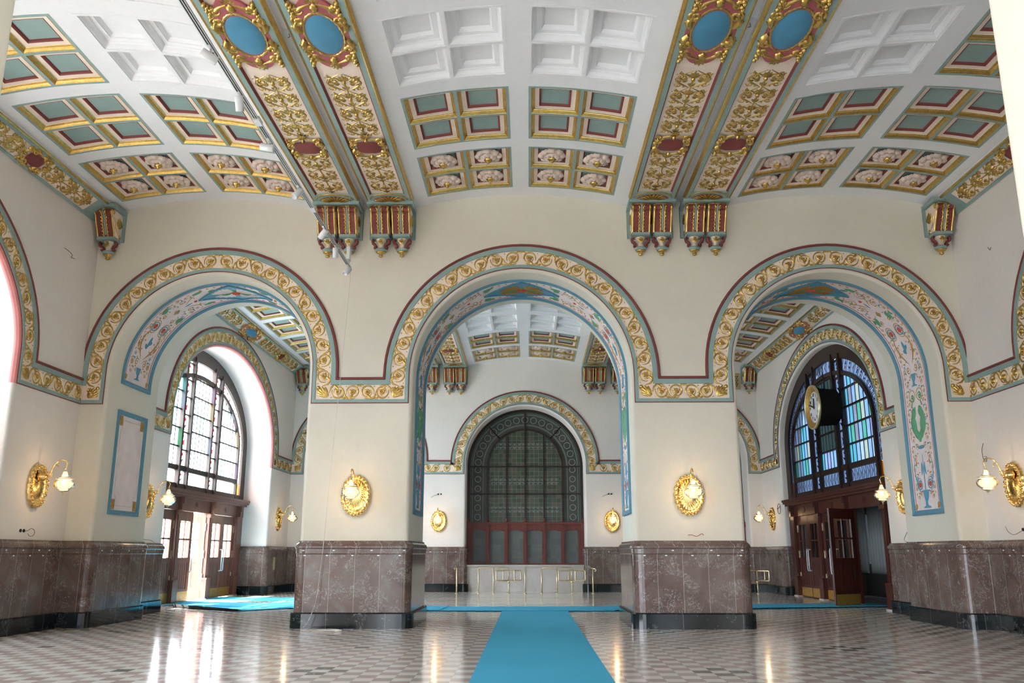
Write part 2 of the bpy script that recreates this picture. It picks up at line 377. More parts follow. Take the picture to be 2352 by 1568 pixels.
# ------------------------------------------------------------------ dimensions of the place
XW = 10.37; D0 = 20.05; D1 = 22.85; DB = 38.76; N1 = 4.07; N0 = 1.3; ZTOP = 10.9
BZ = 5.0                                            # underside of the scroll friezes
RW_ = .08                                           # rounding of the arrises
MID = dict(c=0, a=2.63, b=2.63, zs=5.65); LFT = dict(c=-7.37, a=2.45, b=2.45, zs=5.79); RGT = dict(LFT, c=7.37)
MIDB = dict(c=0, a=2.69, b=2.69, zs=5.42); LFTB = dict(c=-7.37, a=2.45, b=2.45, zs=5.66); RGTB = dict(LFTB, c=7.37)
SID_F = dict(c=12.2, a=5.22, b=3.07, zs=5.66); SID_B = dict(c=30.63, a=5.22, b=3.07, zs=5.66)
def arch_pts(o, e=0.0, z0=0.0, n=40):
    """opening outline, e = distance moved towards the inside of the opening"""
    a, b = o['a']-e, o['b']-e; pts = [(o['c']-a, z0), (o['c']-a, o['zs'])]
    for i in range(1, n): t = pi-pi*i/n; pts.append((o['c']+a*cos(t), o['zs']+b*sin(t)))
    return pts+[(o['c']+a, o['zs']), (o['c']+a, z0)]
E_front = lambda Y: (lambda s, z, d: (s, Y+d, z))
E_left = lambda s, z, d: (-XW-d, s, z)
E_right = lambda s, z, d: (XW+d, s, z)
def arch_wall(mb, ops, s0, s1, E, T, mi=0, back=True, z0=0.0, ztop=ZTOP):
    sides = [0]+([T] if back else [])
    for dep in sides:
        cur = s0
        for o in ops:
            P = arch_pts(o)
            mb.quad(E(cur, z0, dep), E(P[0][0], z0, dep), E(P[0][0], ztop, dep), E(cur, ztop, dep), mi)
            for a, b in zip(P[1:-2], P[2:-1]):
                mb.quad(E(a[0], a[1], dep), E(b[0], b[1], dep), E(b[0], ztop, dep), E(a[0], ztop, dep), mi)
            cur = P[-1][0]
        mb.quad(E(cur, z0, dep), E(s1, z0, dep), E(s1, ztop, dep), E(cur, ztop, dep), mi)
    prof = [(RW_*sin(k*pi/10), RW_-RW_*cos(k*pi/10)) for k in range(6)]
    prof += [(RW_*cos(k*pi/10), T-RW_+RW_*sin(k*pi/10)) for k in range(6)] if back else [(RW_, T)]
    for o in ops:
        mb.grid([[E(p[0], p[1], d) for p in arch_pts(o, e, z0)] for e, d in prof], mi, False, True)

# ------------------------------------------------------------------ setting: floor, walls
def st(o): o['kind'] = 'structure'; return o
mb = MB(); mb.quad((-14, -9, 0), (14, -9, 0), (14, 42, 0), (-14, 42, 0)); st(mb.build('floor', 'floor_tiles'))
mb = MB(); arch_wall(mb, [LFT, MID, RGT], -XW, XW, E_front(D0), D1-D0); st(mb.build('wall_middle', 'wall_cream'))
mb = MB(); arch_wall(mb, [LFT, MID, RGT], -XW, XW, E_front(N0), N1-N0); st(mb.build('wall_front', 'wall_cream'))
mb = MB(); arch_wall(mb, [LFTB, MIDB, RGTB], -XW, XW, E_front(DB), 1.1, back=False)
mb.box(-XW-2, XW+2, DB+3.2, DB+3.3, 0, 9, 0); st(mb.build('wall_back', 'wall_pale'))
TL, TR = 1.75, .95
mb = MB(); arch_wall(mb, [SID_F, SID_B], N0, DB+1.2, E_left, TL); st(mb.build('wall_left', 'wall_pale'))
mb = MB(); arch_wall(mb, [SID_F, SID_B], N0, DB+1.2, E_right, TR); st(mb.build('wall_right', 'wall_pale'))
mb = MB()   # the hall behind the viewer
mb.box(XW, XW+.5, -9, N0, 0, ZTOP); mb.box(-XW-.5, XW+.5, -9.4, -9, 5, ZTOP); mb.box(-XW-.5, -8, -9.4, -9, 0, 5); mb.box(8, XW+.5, -9.4, -9, 0, 5); mb.box(-XW-.5, -XW, -1, N0, 0, ZTOP); mb.box(-XW-.5, -XW, -9, -6.5, 0, ZTOP); mb.box(-XW-.5, -XW, -6.5, -1, 5.2, ZTOP)
st(mb.build('wall_rear', 'wall_pale'))
mb = MB(); mb.box(-XW-2, XW+2, -9.4, DB+4, ZTOP-.25, ZTOP); st(mb.build('trim_1', 'ceiling_white'))   # slab over the vaults
mb = MB(); mb.box(-60, -12.3, -40, 90, -.12, -.02); st(mb.build('trim_2', 'street'))                 # forecourt outside the left doors
mb = MB(); mb.box(-18.4, -12.2, 2.5, 21.0, 11.6, 11.9); st(mb.build('trim_99', 'street'))   # unseen slab added to keep the sun off the near left window

# dado and plinth ------------------------------------------------
def round_path(pts, r, closed):
    res = []; n = len(pts)
    for i, p in enumerate(pts):
        if not closed and i in (0, n-1): res.append(p); continue
        a, b = pts[i-1], pts[(i+1) % n]
        v1 = Vector((a[0]-p[0], a[1]-p[1])).normalized(); v2 = Vector((b[0]-p[0], b[1]-p[1])).normalized()
        if abs(v1.x*v2.y-v1.y*v2.x) < .1: res.append(p); continue
        for k in range(7):
            t = k/6; q = Vector(p)+v1*r*(1-t)**2+v2*r*t**2; res.append((q.x, q.y))
    return res
def sweep(mb, pts, prof, closed, side=1, mi=0):
    n = len(pts); rows = []
    for i, p in enumerate(pts):
        a = pts[i-1] if (closed or i > 0) else None; b = pts[(i+1) % n] if (closed or i < n-1) else None
        ns = []
        for q, w in ((a, p), (p, b)):
            if q is None or w is None: continue
            dx, dy = w[0]-q[0], w[1]-q[1]; L = sqrt(dx*dx+dy*dy)
            if L > 1e-7: ns.append((dy/L*side, -dx/L*side))
        nx = sum(v[0] for v in ns)/len(ns); ny = sum(v[1] for v in ns)/len(ns); m = nx*nx+ny*ny; nx /= m; ny /= m
        rows.append([(p[0]+nx*o, p[1]+ny*o, z) for o, z in prof])
    if closed: rows.append(rows[0])
    mb.grid(rows, mi, False, False)
PLINTH = [(.15, 0), (.15, .31), (.13, .335), (.08, .34)]
DADO = [(.085, .33), (.085, 1.58), (.10, 1.60), (.10, 1.70), (.125, 1.72), (.125, 1.755), (.105, 1.80), (.055, 1.84), (.045, 1.875), (0, 1.88)]
paths = []
for sg in (-1, 1):
    a, b = 2.55, 5.0
    q = [(-b, D0), (-a, D0), (-a, D1), (-b, D1)] if sg < 0 else [(a, D0), (b, D0), (b, D1), (a, D1)]
    paths.append((q, True, 1, 'pier'))
    X = sg*XW; XR = sg*9.74; rl = (TL if sg < 0 else TR)
    s_ = 1 if sg < 0 else -1
    paths.append(([(X+sg*(rl-.02), 17.34), (X, 17.34), (X, D0), (XR, D0), (XR, D1), (X, D1), (X, 25.49), (X+sg*(.25 if sg > 0 else 1.05), 25.49)], False, s_, 'wall'))
    paths.append(([(X+sg*(.25 if sg > 0 else 1.05), 35.77), (X, 35.77), (X, DB), (XR, DB), (XR, DB+1)], False, s_, 'wall'))
    q = [(sg*4.99, DB+1), (sg*4.99, DB), (sg*2.6, DB), (sg*2.6, DB+1)]
    paths.append((q, False, s_, 'back'))
for i, (q, cl, sd, nm) in enumerate(paths):
    rp = round_path(q, .16 if nm == 'pier' else .10, cl)
    mb = MB(); sweep(mb, rp, DADO, cl, sd); st(mb.build('trim_%d' % (i+3), 'brown_marble'))
    mb = MB(); sweep(mb, rp, PLINTH, cl, sd); st(mb.build('baseboard_%s_%d' % (nm, i+1), 'black_marble'))

# ------------------------------------------------------------------ scroll friezes round the arches
def off_curve(o, d, e0, e1, n=44):
    c, a, b, zs = o['c'], o['a'], o['b'], o['zs']
    xl, xr = max(c-a-d, e0), min(c+a+d, e1)
    pts = [(min(e0, xl), BZ+d), (xl, BZ+d), (xl, zs)]
    for i in range(1, n):
        t = pi-pi*i/n; x = c+(a+d)*cos(t); pts.append((min(max(x, e0), e1), zs+(b+d)*sin(t)))
    return pts+[(xr, zs), (xr, BZ+d), (max(e1, xr), BZ+d)]
def scroll_unit(R, s, L, f, sc=1.0, d=1):
    """one turn of the rinceau: stem, tendril round a rosette, curls; f=+1/-1 mirrors across, d along"""
    w = .021*sc; cx_ = s+L/2
    S = lambda a: s+L/2+d*(a-.5)*L
    k = d*f
    pts = []
    for i in range(21):
        u = i/20; th = radians(200-400*u); r = .156-.058*u
        pts.append((cx_+d*r*sc*cos(th), f*r*sc*sin(th)*1.02))
    R.ribbon(pts, w, .9, 0, (.5, .3))
    R.ring(cx_, 0, .05*sc, .05*sc, .02*sc, n=12, h=1.3); R.blob(cx_, 0, .026*sc, n=6, h=.05)
    for q in range(3): R.leaf(cx_+.06*cos(q*2.1), .06*sin(q*2.1), q*2.1+1.2, .06*sc, .018*sc)
    R.ribbon([(S(-.12), f*.02), (S(-.02), -f*.10), (S(.15), -f*.155), (S(.45), -f*.165), (S(.7), -f*.14)], w*1.1, .9, 0, (.4, .3))
    R.leaf(S(.2), -f*.15, (0 if d > 0 else pi)+k*.35, .15*sc, .03*sc, curl=k*1.2)
    R.leaf(S(.75), f*.12, (0 if d > 0 else pi)+k*.9, .11*sc, .024*sc, curl=-k*1.5)
    R.blob(S(.97), f*.145, .024*sc, n=6); R.blob(S(.03), f*.13, .016*sc, n=5)
def corner_leaf(R, s, t, ang):
    R.fan(s-cos(ang)*.15, t-sin(ang)*.15, ang, .33, .042, n=5, spread=1.1); R.blob(s+cos(ang)*.15, t+sin(ang)*.15, .05, n=7)
    for k in (-1, 1): R.spiral(s+k*.10, t-.06*k, .05, .015, ang, 1.1, .014)
    R.leaf(s, t, ang+pi, .16, .05)
def frieze(o, E, e0, e1, label, group=None):
    root = empty('arch_frieze', E(o['c'], o['zs']+o['b'], 0)); tag(root, label, 'frieze', group)
    def strip(prof, mi_):
        cs = [(off_curve(o, d, e0, e1), h) for d, h in prof]
        mb = MB(); mb.grid([[E(p[0], p[1], -h) for p in c] for c, h in cs], mi_); return mb
    def fin(mb, name, mats):
        ob = mb.build(name, mats); ob.parent = root; ob.matrix_parent_inverse = Matrix.Translation(root.location).inverted(); return ob
    fin(strip([(0, 0), (0, .022), (.016, .022)], 0), 'edge_line', 'maroon')
    mb = strip([(.016, .022), (.02, .035), (.092, .035), (.1, .012)], 0); m2 = strip([(.44, .012), (.447, .035), (.553, .035), (.56, .02)], 0); mb.add(m2.v, m2.f)
    fin(mb, 'border', 'sage')
    fin(strip([(.1, .012), (.44, .012)], 0), 'ground', 'cream_ground')
    fin(strip([(.558, 0), (.56, .035), (.573, .052), (.6, .052), (.62, .03), (.62, 0)], 0), 'outer_moulding', 'maroon')
    # gilt scrollwork
    c, a, b, zs = o['c'], o['a'], o['b'], o['zs']
    pts = [(c-a-.27, BZ+.46), (c-a-.27, zs)]+[(c+(a+.27)*cos(pi-pi*i/60), zs+(b+.27)*sin(pi-pi*i/60)) for i in range(1, 60)]+[(c+a+.27, zs), (c+a+.27, BZ+.46)]
    P = Path(pts)
    def M(s, t, h):
        x, z = P.at(s, t); return E(x, z, -.012-h)
    R = Relief(M); half = P.L/2; n = int(round(half/.40)); L = half/n
    for i in range(n):
        f = 1 if (n-i) % 2 else -1
        scroll_unit(R, i*L, L, f, 1, 1); scroll_unit(R, P.L-(i+1)*L, L, f, 1, -1)
    R2 = Relief(lambda s, t, h: E(s, BZ+.27+t, -.012-h))
    R2.mb = R.mb
    for sg, e in ((-1, e0), (1, e1)):
        xe = c+sg*(a+.27); corner_leaf(R2, min(max(xe, e0+.2), e1-.2), 0, pi/2+sg*.8)
        L0 = abs(e-(c+sg*(a+.46)))
        if L0 > .3 and sg*(e-(c+sg*(a+.46))) > 0:
            m = max(1, int(round(L0/.42))); l = L0/m
            for i in range(m):
                x0 = c+sg*(a+.46)+sg*(i*l)
                scroll_unit(R2, min(x0, x0+sg*l), l, 1 if i % 2 else -1, 1, sg)
    fin(R.mb, 'scrollwork', 'gilt')
    return root
EF = E_front(D0); EB = E_front(DB); pc = 3.775
frieze(LFT, EF, -XW-.04, -pc, 'gilt scroll frieze round the left arch of the pier wall', 'friezes of the pier wall')
frieze(MID, EF, -pc, pc, 'gilt scroll frieze round the middle arch of the pier wall, over the blue runner', 'friezes of the pier wall')
frieze(RGT, EF, pc, XW+.04, 'gilt scroll frieze round the right arch of the pier wall, framing the clock window', 'friezes of the pier wall')
frieze(MIDB, EB, -pc, pc, 'gilt scroll frieze round the dark ticket-hall window on the far wall', 'friezes of the far wall')
frieze(LFTB, EB, -XW-.04, -pc, 'gilt scroll frieze on the far wall, left of the ticket window', 'friezes of the far wall')
frieze(RGTB, EB, pc, XW+.04, 'gilt scroll frieze on the far wall, right of the ticket window', 'friezes of the far wall')
frieze(SID_B, E_left, D1-.04, DB+.04, 'gilt scroll frieze round the sunlit stained-glass entrance window on the left', 'friezes of the side walls')
frieze(SID_B, E_right, D1-.04, DB+.04, 'gilt scroll frieze round the bluish stained-glass window behind the clock', 'friezes of the side walls')
frieze(SID_F, E_left, N1, D0+.04, 'gilt scroll frieze with pink edge at the left border of the near hall', 'friezes of the side walls')
frieze(SID_F, E_right, N1, D0+.04, 'gilt scroll frieze at the right border of the near hall', 'friezes of the side walls')
# pink arris line of the left side arches
for o in (SID_B, SID_F):
    mb = MB(); mb.grid([[E_left(p[0], p[1], d) for p in arch_pts(o, e, BZ)] for e, d in ((0, -.005), (.05, .012), (.085, .06), (.085, .10))], 0); st(mb.build('trim_%d' % (30+int(o['c'])), 'pink_line'))

# ------------------------------------------------------------------ vaulted ceiling with coffered panels
KV = .0485; CROWN = {0: 10.2, -1: 10.13, 1: 10.13}; XC = {0: 0.0, -1: -7.43, 1: 7.43}; HWV = {0: 2.61, -1: 2.47, 1: 2.47}
PX0, PX1 = .19, 2.24; MARG, PER, PLN = .47, 2.528, 2.136; NR = 4
def rows_of(Dw): return [(Dw-MARG-PER*i-PLN, Dw-MARG-PER*i) for i in range(NR)]
mbc = MB()
for Dw, Dn in ((D0, N1), (DB, D1)):
    rr = rows_of(Dw)
    for k in (-1, 0, 1):
        xc, zc, hw = XC[k], CROWN[k], HWV[k]
        xs = sorted(set([round(-hw+2*hw*i/24, 4) for i in range(25)]+[PX0, PX1, -PX0, -PX1]))
        ys = sorted([Dn, Dw]+[q for r in rr for q in r])
        for x0, x1 in zip(xs, xs[1:]):
            for y0, y1 in zip(ys, ys[1:]):
                inp = any(abs(y0-r[0]) < 1e-6 for r in rr) and PX0-1e-4 <= (abs(x0+x1)/2) <= PX1+1e-4
                if inp: continue
                mbc.quad((xc+x0, y0, zc-KV*x0*x0), (xc+x1, y0, zc-KV*x1*x1), (xc+x1, y1, zc-KV*x1*x1), (xc+x0, y1, zc-KV*x0*x0))
    for sg in (-1, 1):
        mbc.box(sg*3.66 if sg > 0 else sg*3.90, sg*3.90 if sg > 0 else sg*3.66, Dn, Dw, 9.98, 10.3)
        # fascia from the vault to the side cornice
        mbc.quad((sg*9.9, Dn, 9.835), (sg*9.9, Dw, 9.835), (sg*9.9, Dw, 9.78), (sg*9.9, Dn, 9.78))
st(mbc.build('ceiling', 'ceiling_white'))

def coffer_meshes(sgn):
    """returns meshes for one 2x2 panel lying at x in sgn*(PX0..PX1), y in 0..PLN, following the vault"""
    def V(x, y, h): return (x, y, -KV*x*x+h)
    X0, X1 = (PX0, PX1) if sgn > 0 else (-PX1, -PX0)
    g = .055; mid = .035; cw = (X1-X0-2*g-2*mid)/2; cl = (PLN-2*g-2*mid)/2
    cells = []
    for i in range(2):
        for j in range(2):
            cx0 = X0+g+i*(cw+2*mid); cy0 = g+j*(cl+2*mid); cells.append((cx0, cx0+cw, cy0, cy0+cl))
    def rect_strip(mb, c, prof, mi, V=V, n=4):
        x0, x1, y0, y1 = c; rows = []
        for e, h in prof:
            r = []
            a, b, c_, d = x0+e, x1-e, y0+e, y1-e
            for k in range(n): r.append(V(a+(b-a)*k/n, c_, h))
            r.append(V(b, c_, h)); r.append(V(b, d, h))
            for k in range(1, n): r.append(V(b+(a-b)*k/n, d, h))
            r.append(V(a, d, h)); rows.append(r)
        mb.grid(rows, mi, True, False)
    def plate(mb, c, e, h, mi, n=4):
        x0, x1, y0, y1 = c[0]+e, c[1]-e, c[2]+e, c[3]-e
        for k in range(n):
            a, b = x0+(x1-x0)*k/n, x0+(x1-x0)*(k+1)/n; mb.quad(V(a, y0, h), V(b, y0, h), V(b, y1, h), V(a, y1, h), mi)
    res = {}
    lat = MB(); xs = sorted({X0, X1}|{c[0] for c in cells}|{c[1] for c in cells}); ys = sorted({0.0, PLN}|{c[2] for c in cells}|{c[3] for c in cells})
    for a, b in zip(xs, xs[1:]):
        for p, q in zip(ys, ys[1:]):
            m_, r_ = (a+b)/2, (p+q)/2
            if any(c[0] < m_ < c[1] and c[2] < r_ < c[3] for c in cells): continue
            for k in range(3):
                u, w = a+(b-a)*k/3, a+(b-a)*(k+1)/3; lat.quad(V(u, p, -.004), V(w, p, -.004), V(w, q, -.004), V(u, q, -.004))
    rect_strip(lat, (X0, X1, 0, PLN), [(0, .05), (0, -.004)], 0)
    res['lattice'] = lat
    res['coffer'] = []; res['gilt'] = []; res['white'] = []; res['centre'] = []
    for c in cells:
        m = MB(); rect_strip(m, c, [(.07, .06), (.073, .07), (.155, .075), (.157, .08)], 0); rect_strip(m, c, [(.157, .08), (.162, .072), (.185, .09), (.198, .12)], 1); plate(m, c, .198, .12, 2); res['coffer'].append(m)
        m = MB(); rect_strip(m, c, [(0, -.004), (.006, .006), (.012, .006), (.022, .016), (.036, .036), (.05, .043), (.054, .052), (.064, .055), (.07, .06)], 0); res['gilt'].append(m)
        m = MB(); rect_strip(m, c, [(0, -.004), (0, .015), (.016, .015), (.028, .03), (.05, .085), (.075, .10), (.08, .115), (.165, .12), (.168, .135), (.18, .135), (.205, .175), (.215, .19)], 0); plate(m, c, .215, .19, 0); res['white'].append(m)
        res['centre'].append(V((c[0]+c[1])/2, (c[2]+c[3])/2, .12))
    return res
def rosette_mb():
    m = MB(); rows = []; R0 = .315; n = 64
    for r, z in ((.99, -.012), (1.0, -.035), (.86, -.075), (.66, -.085), (.62, -.06), (.60, -.10), (.42, -.125), (.26, -.12), (.24, -.10)):
        row = []
        for k in range(n):
            t = 2*pi*k/n; lob = .5+.5*cos(8*t); rr = R0*r*(1-.16*(1-lob)**2 if r > .63 else 1-.10*lob); zz = z-.03*lob+.012*cos(24*t)*(r > .5)
            row.append((rr*cos(t), rr*sin(t), zz))
        rows.append(row)
    m.grid(rows, 0, True, True)
    b = MB(); b.lathe([(.075, -.09), (.09, -.12), (.085, -.16), (.06, -.185), (.045, -.19), (.04, -.215), (.012, -.235)], n=16, flute=(6, .12))
    return m, b
rm, rb = rosette_mb()
ros_o = rm.build('rosette', 'stone_flower'); bud_o = rb.build('bud', 'gilt'); ros_me, bud_me = ros_o.data, bud_o.data
for q in (ros_o, bud_o): bpy.data.objects.remove(q)
protos = {}
for sgn in (-1, 1):
    cm = coffer_meshes(sgn)
    def mesh_of(mb, nm, mats): o = mb.build(nm, mats); me = o.data; bpy.data.objects.remove(o); return me
    P_ = dict(lat=mesh_of(cm['lattice'], 'lattice', 'sage'), latw=mesh_of(cm['lattice'], 'lattice', 'ceiling_white'), cen=cm['centre'],
              cof=[mesh_of(m, 'coffer', ['cream_ground', 'maroon', 'sage']) for m in cm['coffer']], gil=[mesh_of(m, 'gilt_moulding', 'gilt') for m in cm['gilt']],
              whi=[mesh_of(m, 'coffer', 'ceiling_white') for m in cm['white']])
    protos[sgn] = P_
def obj(name, me, parent, loc=None):
    o = bpy.data.objects.new(name, me); COL.objects.link(o); o.parent = parent
    if loc: o.location = loc
    return o
HALL = {0: 'near hall', 1: 'far hall'}
BAYN = {-1: 'left bay', 0: 'middle bay', 1: 'right bay'}
ROWN = ['first row from the end wall', 'second row from the end wall', 'third row from the end wall', 'fourth row from the end wall']
for hall, Dw in ((0, D0), (1, DB)):
    for k in (-1, 0, 1):
        for r, (y0, y1) in enumerate(rows_of(Dw)):
            for sgn in (-1, 1):
                kind = 'flower' if r == 0 else ('sage' if (r == 1 or k*sgn > 0) else 'white')
                P_ = protos[sgn]
                root = empty('coffered_panel', (XC[k], y0, CROWN[k]))
                adj = {'flower': 'stone-flower coffer panel', 'sage': 'sage coffer panel', 'white': 'white coffer panel'}[kind]
                side = 'left of the rib' if sgn < 0 else 'right of the rib'
                tag(root, '%s, %s %s, %s, %s' % (adj, HALL[hall], BAYN[k], ROWN[r].replace(' from the end wall', ''), side), 'ceiling panel', {'flower': 'flower coffer panels', 'sage': 'sage coffer panels', 'white': 'white coffer panels'}[kind])
                if kind == 'white':
                    obj('lattice', P_['latw'], root)
                    for me in P_['whi']: obj('coffer', me, root)
                else:
                    obj('lattice', P_['lat'], root)
                    for i in range(4):
                        c = obj('coffer', P_['cof'][i], root); obj('gilt_moulding', P_['gil'][i], c)
                        if kind == 'flower':
                            q = obj('rosette', ros_me, c, P_['cen'][i]); 
                            b = obj('bud', bud_me, c, P_['cen'][i])

# ------------------------------------------------------------------ painted beams
def c_frame(R, s, t, ls, lt, big):
    """heavy gilt frame of scrolls, cornucopias and masks round a medallion, centre (s,t)"""
    for i in (-1, 1):
        for j in (-1, 1):
            k = i*j; w = .062 if big else .044
            R.spiral(s+i*ls*.62, t+j*lt*1.02, w*1.9, w*.5, 0 if i > 0 else pi, k*1.2, w*.75, hf=1.3)
            R.ribbon([(s+i*ls*(.15+.5*u), t+j*lt*(1.08+.20*sin(pi*u))) for u in [q/8 for q in range(9)]], w, 1.5, 0, (.6, .5))
            R.spiral(s+i*ls*1.0, t+j*lt*.95, w*1.7, w*.4, pi/2, -k*1.3, w*.6, hf=1.3)
            R.fan(s+i*ls*1.05, t+j*lt*1.1, (0 if i > 0 else pi)+k*.5, .16 if big else .1, .03, n=5, spread=2.2)
            R.leaf(s+i*ls*.3, t+j*lt*1.15, (pi/2 if j > 0 else -pi/2)-k*.9, .16 if big else .1, .045, hf=1.2, curl=k*1.0)
            for q in range(5 if big else 3):
                R.blob(s+i*ls*(.86+.11*q), t+j*lt*(1.2-.08*(q % 2)), .045 if big else .026, n=6, h=.07)
            R.ribbon([(s+i*ls*(.95+.3*u), t+j*lt*(.9-.75*u*u)) for u in [q/6 for q in range(7)]], w*.7, 1.2, 0, (.6, .5))
        R.blob(s+i*ls*1.12, t, .10 if big else .05, .075 if big else .04, h=.07, n=12, lobes=6, la=.12)
        R.fan(s+i*ls*(1.3 if big else 1.35), t, 0 if i > 0 else pi, .2 if big else .15, .035, n=7, spread=2.6)
def candelabra(R, s0, s1, tw=1.0, flip=1):
    L = s1-s0; n = max(1, int(round(L/.66))); l = L/n
    R.ribbon([(s0+L*i/12, .012*sin(i*2.2)) for i in range(13)], .016, 1, 0, (.8, .8))
    for i in range(n):
        a = s0+i*l; m = a+l/2
        R.blob(m, 0, .06, .04, n=8, h=.05); R.fan(m+.05*flip, 0, 0 if flip > 0 else pi, .2, .035, n=5, spread=1.5)
        R.fan(a+.06, 0, 0 if flip > 0 else pi, .16, .03, n=3, spread=1.2)
        for j in (-1, 1):
            R.spiral(m+.12*l*flip, j*.185*tw, .105*tw, .03, -j*pi/2, j*1.35*flip, .024); R.fan(m-.1*l*flip, j*.1*tw, j*1.2, .12, .024, n=3, spread=1.4)
            R.spiral(a+.16*l, j*.24*tw, .06*tw, .02, j*pi/2, j*1.2*flip, .014)
            R.ribbon([(a+l*u, j*tw*(.03+.27*sin(pi*u)**1.2)) for u in [q/10 for q in range(11)]], .024, .9, 0, (.3, .3))
            for q in range(4): R.leaf(a+l*(.15+.22*q), j*tw*(.10+.1*(q % 2)), j*(.9 if q % 2 else 2.2), .09, .022, curl=j*1.1)
            for q in range(3): R.blob(a+l*(.2+.3*q), j*.31*tw, .018, n=5)
            R.leaf(a+l*.8, j*.27*tw, j*1.0+pi/2, .1, .022, curl=j)
BW = 1.08; ZB = 9.78
def beam_proto(Ls, tw, Mg, M0, narrow=False):
    """Mg: mapping on the sunk ground; M0: mapping on the face"""
    parts = {}
    R = Relief(Mg); candelabra(R, .12, 1.95, tw, -1); candelabra(R, 2.9, 5.25, tw, 1)
    candelabra(R, 7.75, 9.9, tw, -1); candelabra(R, 10.85, Ls-.2, tw, 1); parts['scrollwork'] = R.mb
    R = Relief(M0); red = Relief(M0)
    meds = []
    for s, ls, lt in ((2.42, .33, .27), (10.4, .33, .27)):
        c_frame(R, s, 0, ls, lt*tw, False); q = Relief(M0); q.blob(s, 0, ls*.86, lt*tw*1.0, n=16, h=.025, lobes=4, la=-.08); meds.append(q.mb)
    s = 6.5; c_frame(R, s, 0, .66, .315*tw, True); R.ring(s, 0, .60, .315*tw, .03, n=56, rope=True)
    q = Relief(M0); q.blob(s, 0, .59, .31*tw, n=32, h=.05); parts['blue'] = q.mb; parts['reds'] = meds
    mb = MB(); outl = []
    for i in range(49):
        t = 2*pi*i/48; r = 1+.12*cos(4*t); outl.append((s+.92*(1+.05*cos(4*t))*cos(t), .45*tw*(1+.05*cos(6*t))*(abs(sin(t))**.7)*(1 if sin(t) > 0 else -1)))
    mb.grid([[Mg(s, 0, .045)]*49, [Mg(a, b, .045) for a, b in outl], [Mg(a, b, 0) for a, b in outl]], 0); parts['redground'] = mb
    parts['cart'] = R.mb
    return parts
def make_beam():
    root = empty('ceiling_beam'); Ls = 19.05-N1-.5
    Mg = lambda s, t, h: (t, -s, ZB+.05-h); M0 = lambda s, t, h: (t, -s, ZB+.02-h)
    mats = []
    m = MB(); Y0, Y1 = 0.0, -Ls; h = BW/2
    def strip(prof, mb, mi=0, y0=Y0, y1=Y1):
        for (a, b), (c, d) in zip(prof, prof[1:]): mb.quad((a, y0, b), (c, y0, d), (c, y1, d), (a, y1, b), mi)
    for sg in (-1, 1):
        strip([(sg*h, ZB+.55), (sg*h, ZB+.07)], m, 0, .9)
        strip([(sg*(h-.03), ZB), (sg*.41, ZB)], m, 1)
        strip([(sg*.41, ZB), (sg*.40, ZB+.02), (sg*.375, ZB+.05)], m, 2)
    strip([(-.375, ZB+.05), (.375, ZB+.05)], m, 3)
    m.box(-h+.02, h-.02, 0, .42, ZB, ZB+.1, 1)
    m.build('soffit', ['ceiling_white', 'sage', 'maroon', 'cream_ground'], root)
    g = MB()
    for sg in (-1, 1): strip([(sg*h, ZB+.10), (sg*(h+.025), ZB+.08), (sg*(h+.03), ZB+.05), (sg*(h+.005), ZB+.03), (sg*(h+.012), ZB+.012), (sg*(h-.01), ZB-.012), (sg*(h-.035), ZB)], g, 0, .36)
    g.build('gilt_edge', 'gilt', root)
    p = beam_proto(Ls, 1.0, Mg, M0)
    p['scrollwork'].build('scrollwork', 'gilt', root)
    p['redground'].build('medallion_ground', 'rose', root); p['cart'].build('cartouche_frame', 'gilt', root); p['blue'].build('blue_medallion', 'medallion_blue', root)
    for q in p['reds']: q.build('red_medallion', 'maroon', root)
    # shell lunette at the wall end
    R = Relief(lambda s, t, hh: (t, .36-s, ZB-.004-hh)); mb = MB()
    arc = [(.38*cos(pi*i/20), .30*sin(pi*i/20)) for i in range(21)]
    mb.add([(0, .36, ZB-.004)]+[(a, .36-b, ZB-.004) for a, b in arc], [(0, i+1, i+2) for i in range(20)]); mb.build('lunette', 'maroon', root)
    for i in range(9):
        a = pi*(i+.5)/9; R.leaf(.02, 0, 0, .001, .001) if False else None
        R2 = []
        L = sqrt((.36*cos(a))**2+(.28*sin(a))**2); th = atan2(.36*cos(a), .28*sin(a))
        R.leaf(.03, 0, th, L, .042, hf=.9)
    R.ribbon([(.42+.02*sin(pi*i/16)-.30*(1-sin(pi*i/16)), .44*cos(pi*i/16)) for i in range(17)], .025, .9, 0, (.6, .6))
    R.blob(.03, 0, .04, n=8); R.mb.build('shell', 'gilt', root)
    return root
beam0 = make_beam(); first = True
def place_beam(x, Dw, label, grp):
    global first
    o = beam0 if first else copy_tree(beam0); first = False
    o.location = (x, Dw-1.0, 0); tag(o, label, 'ceiling beam', grp); return o
for Dw, hall in ((D0, 'near hall'), (DB, 'far hall')):
    for x, nm in ((-4.42, 'outer left'), (-3.13, 'inner left'), (3.13, 'inner right'), (4.42, 'outer right')):
        extra = {'outer left': ', next to the left bay', 'inner left': ', next to the middle bay', 'inner right': ', next to the middle bay', 'outer right': ', next to the right bay'}[nm]
        place_beam(x, Dw, 'gilded %s beam under the %s ceiling%s' % (nm, hall, extra), 'gilded ceiling beams with blue medallions')
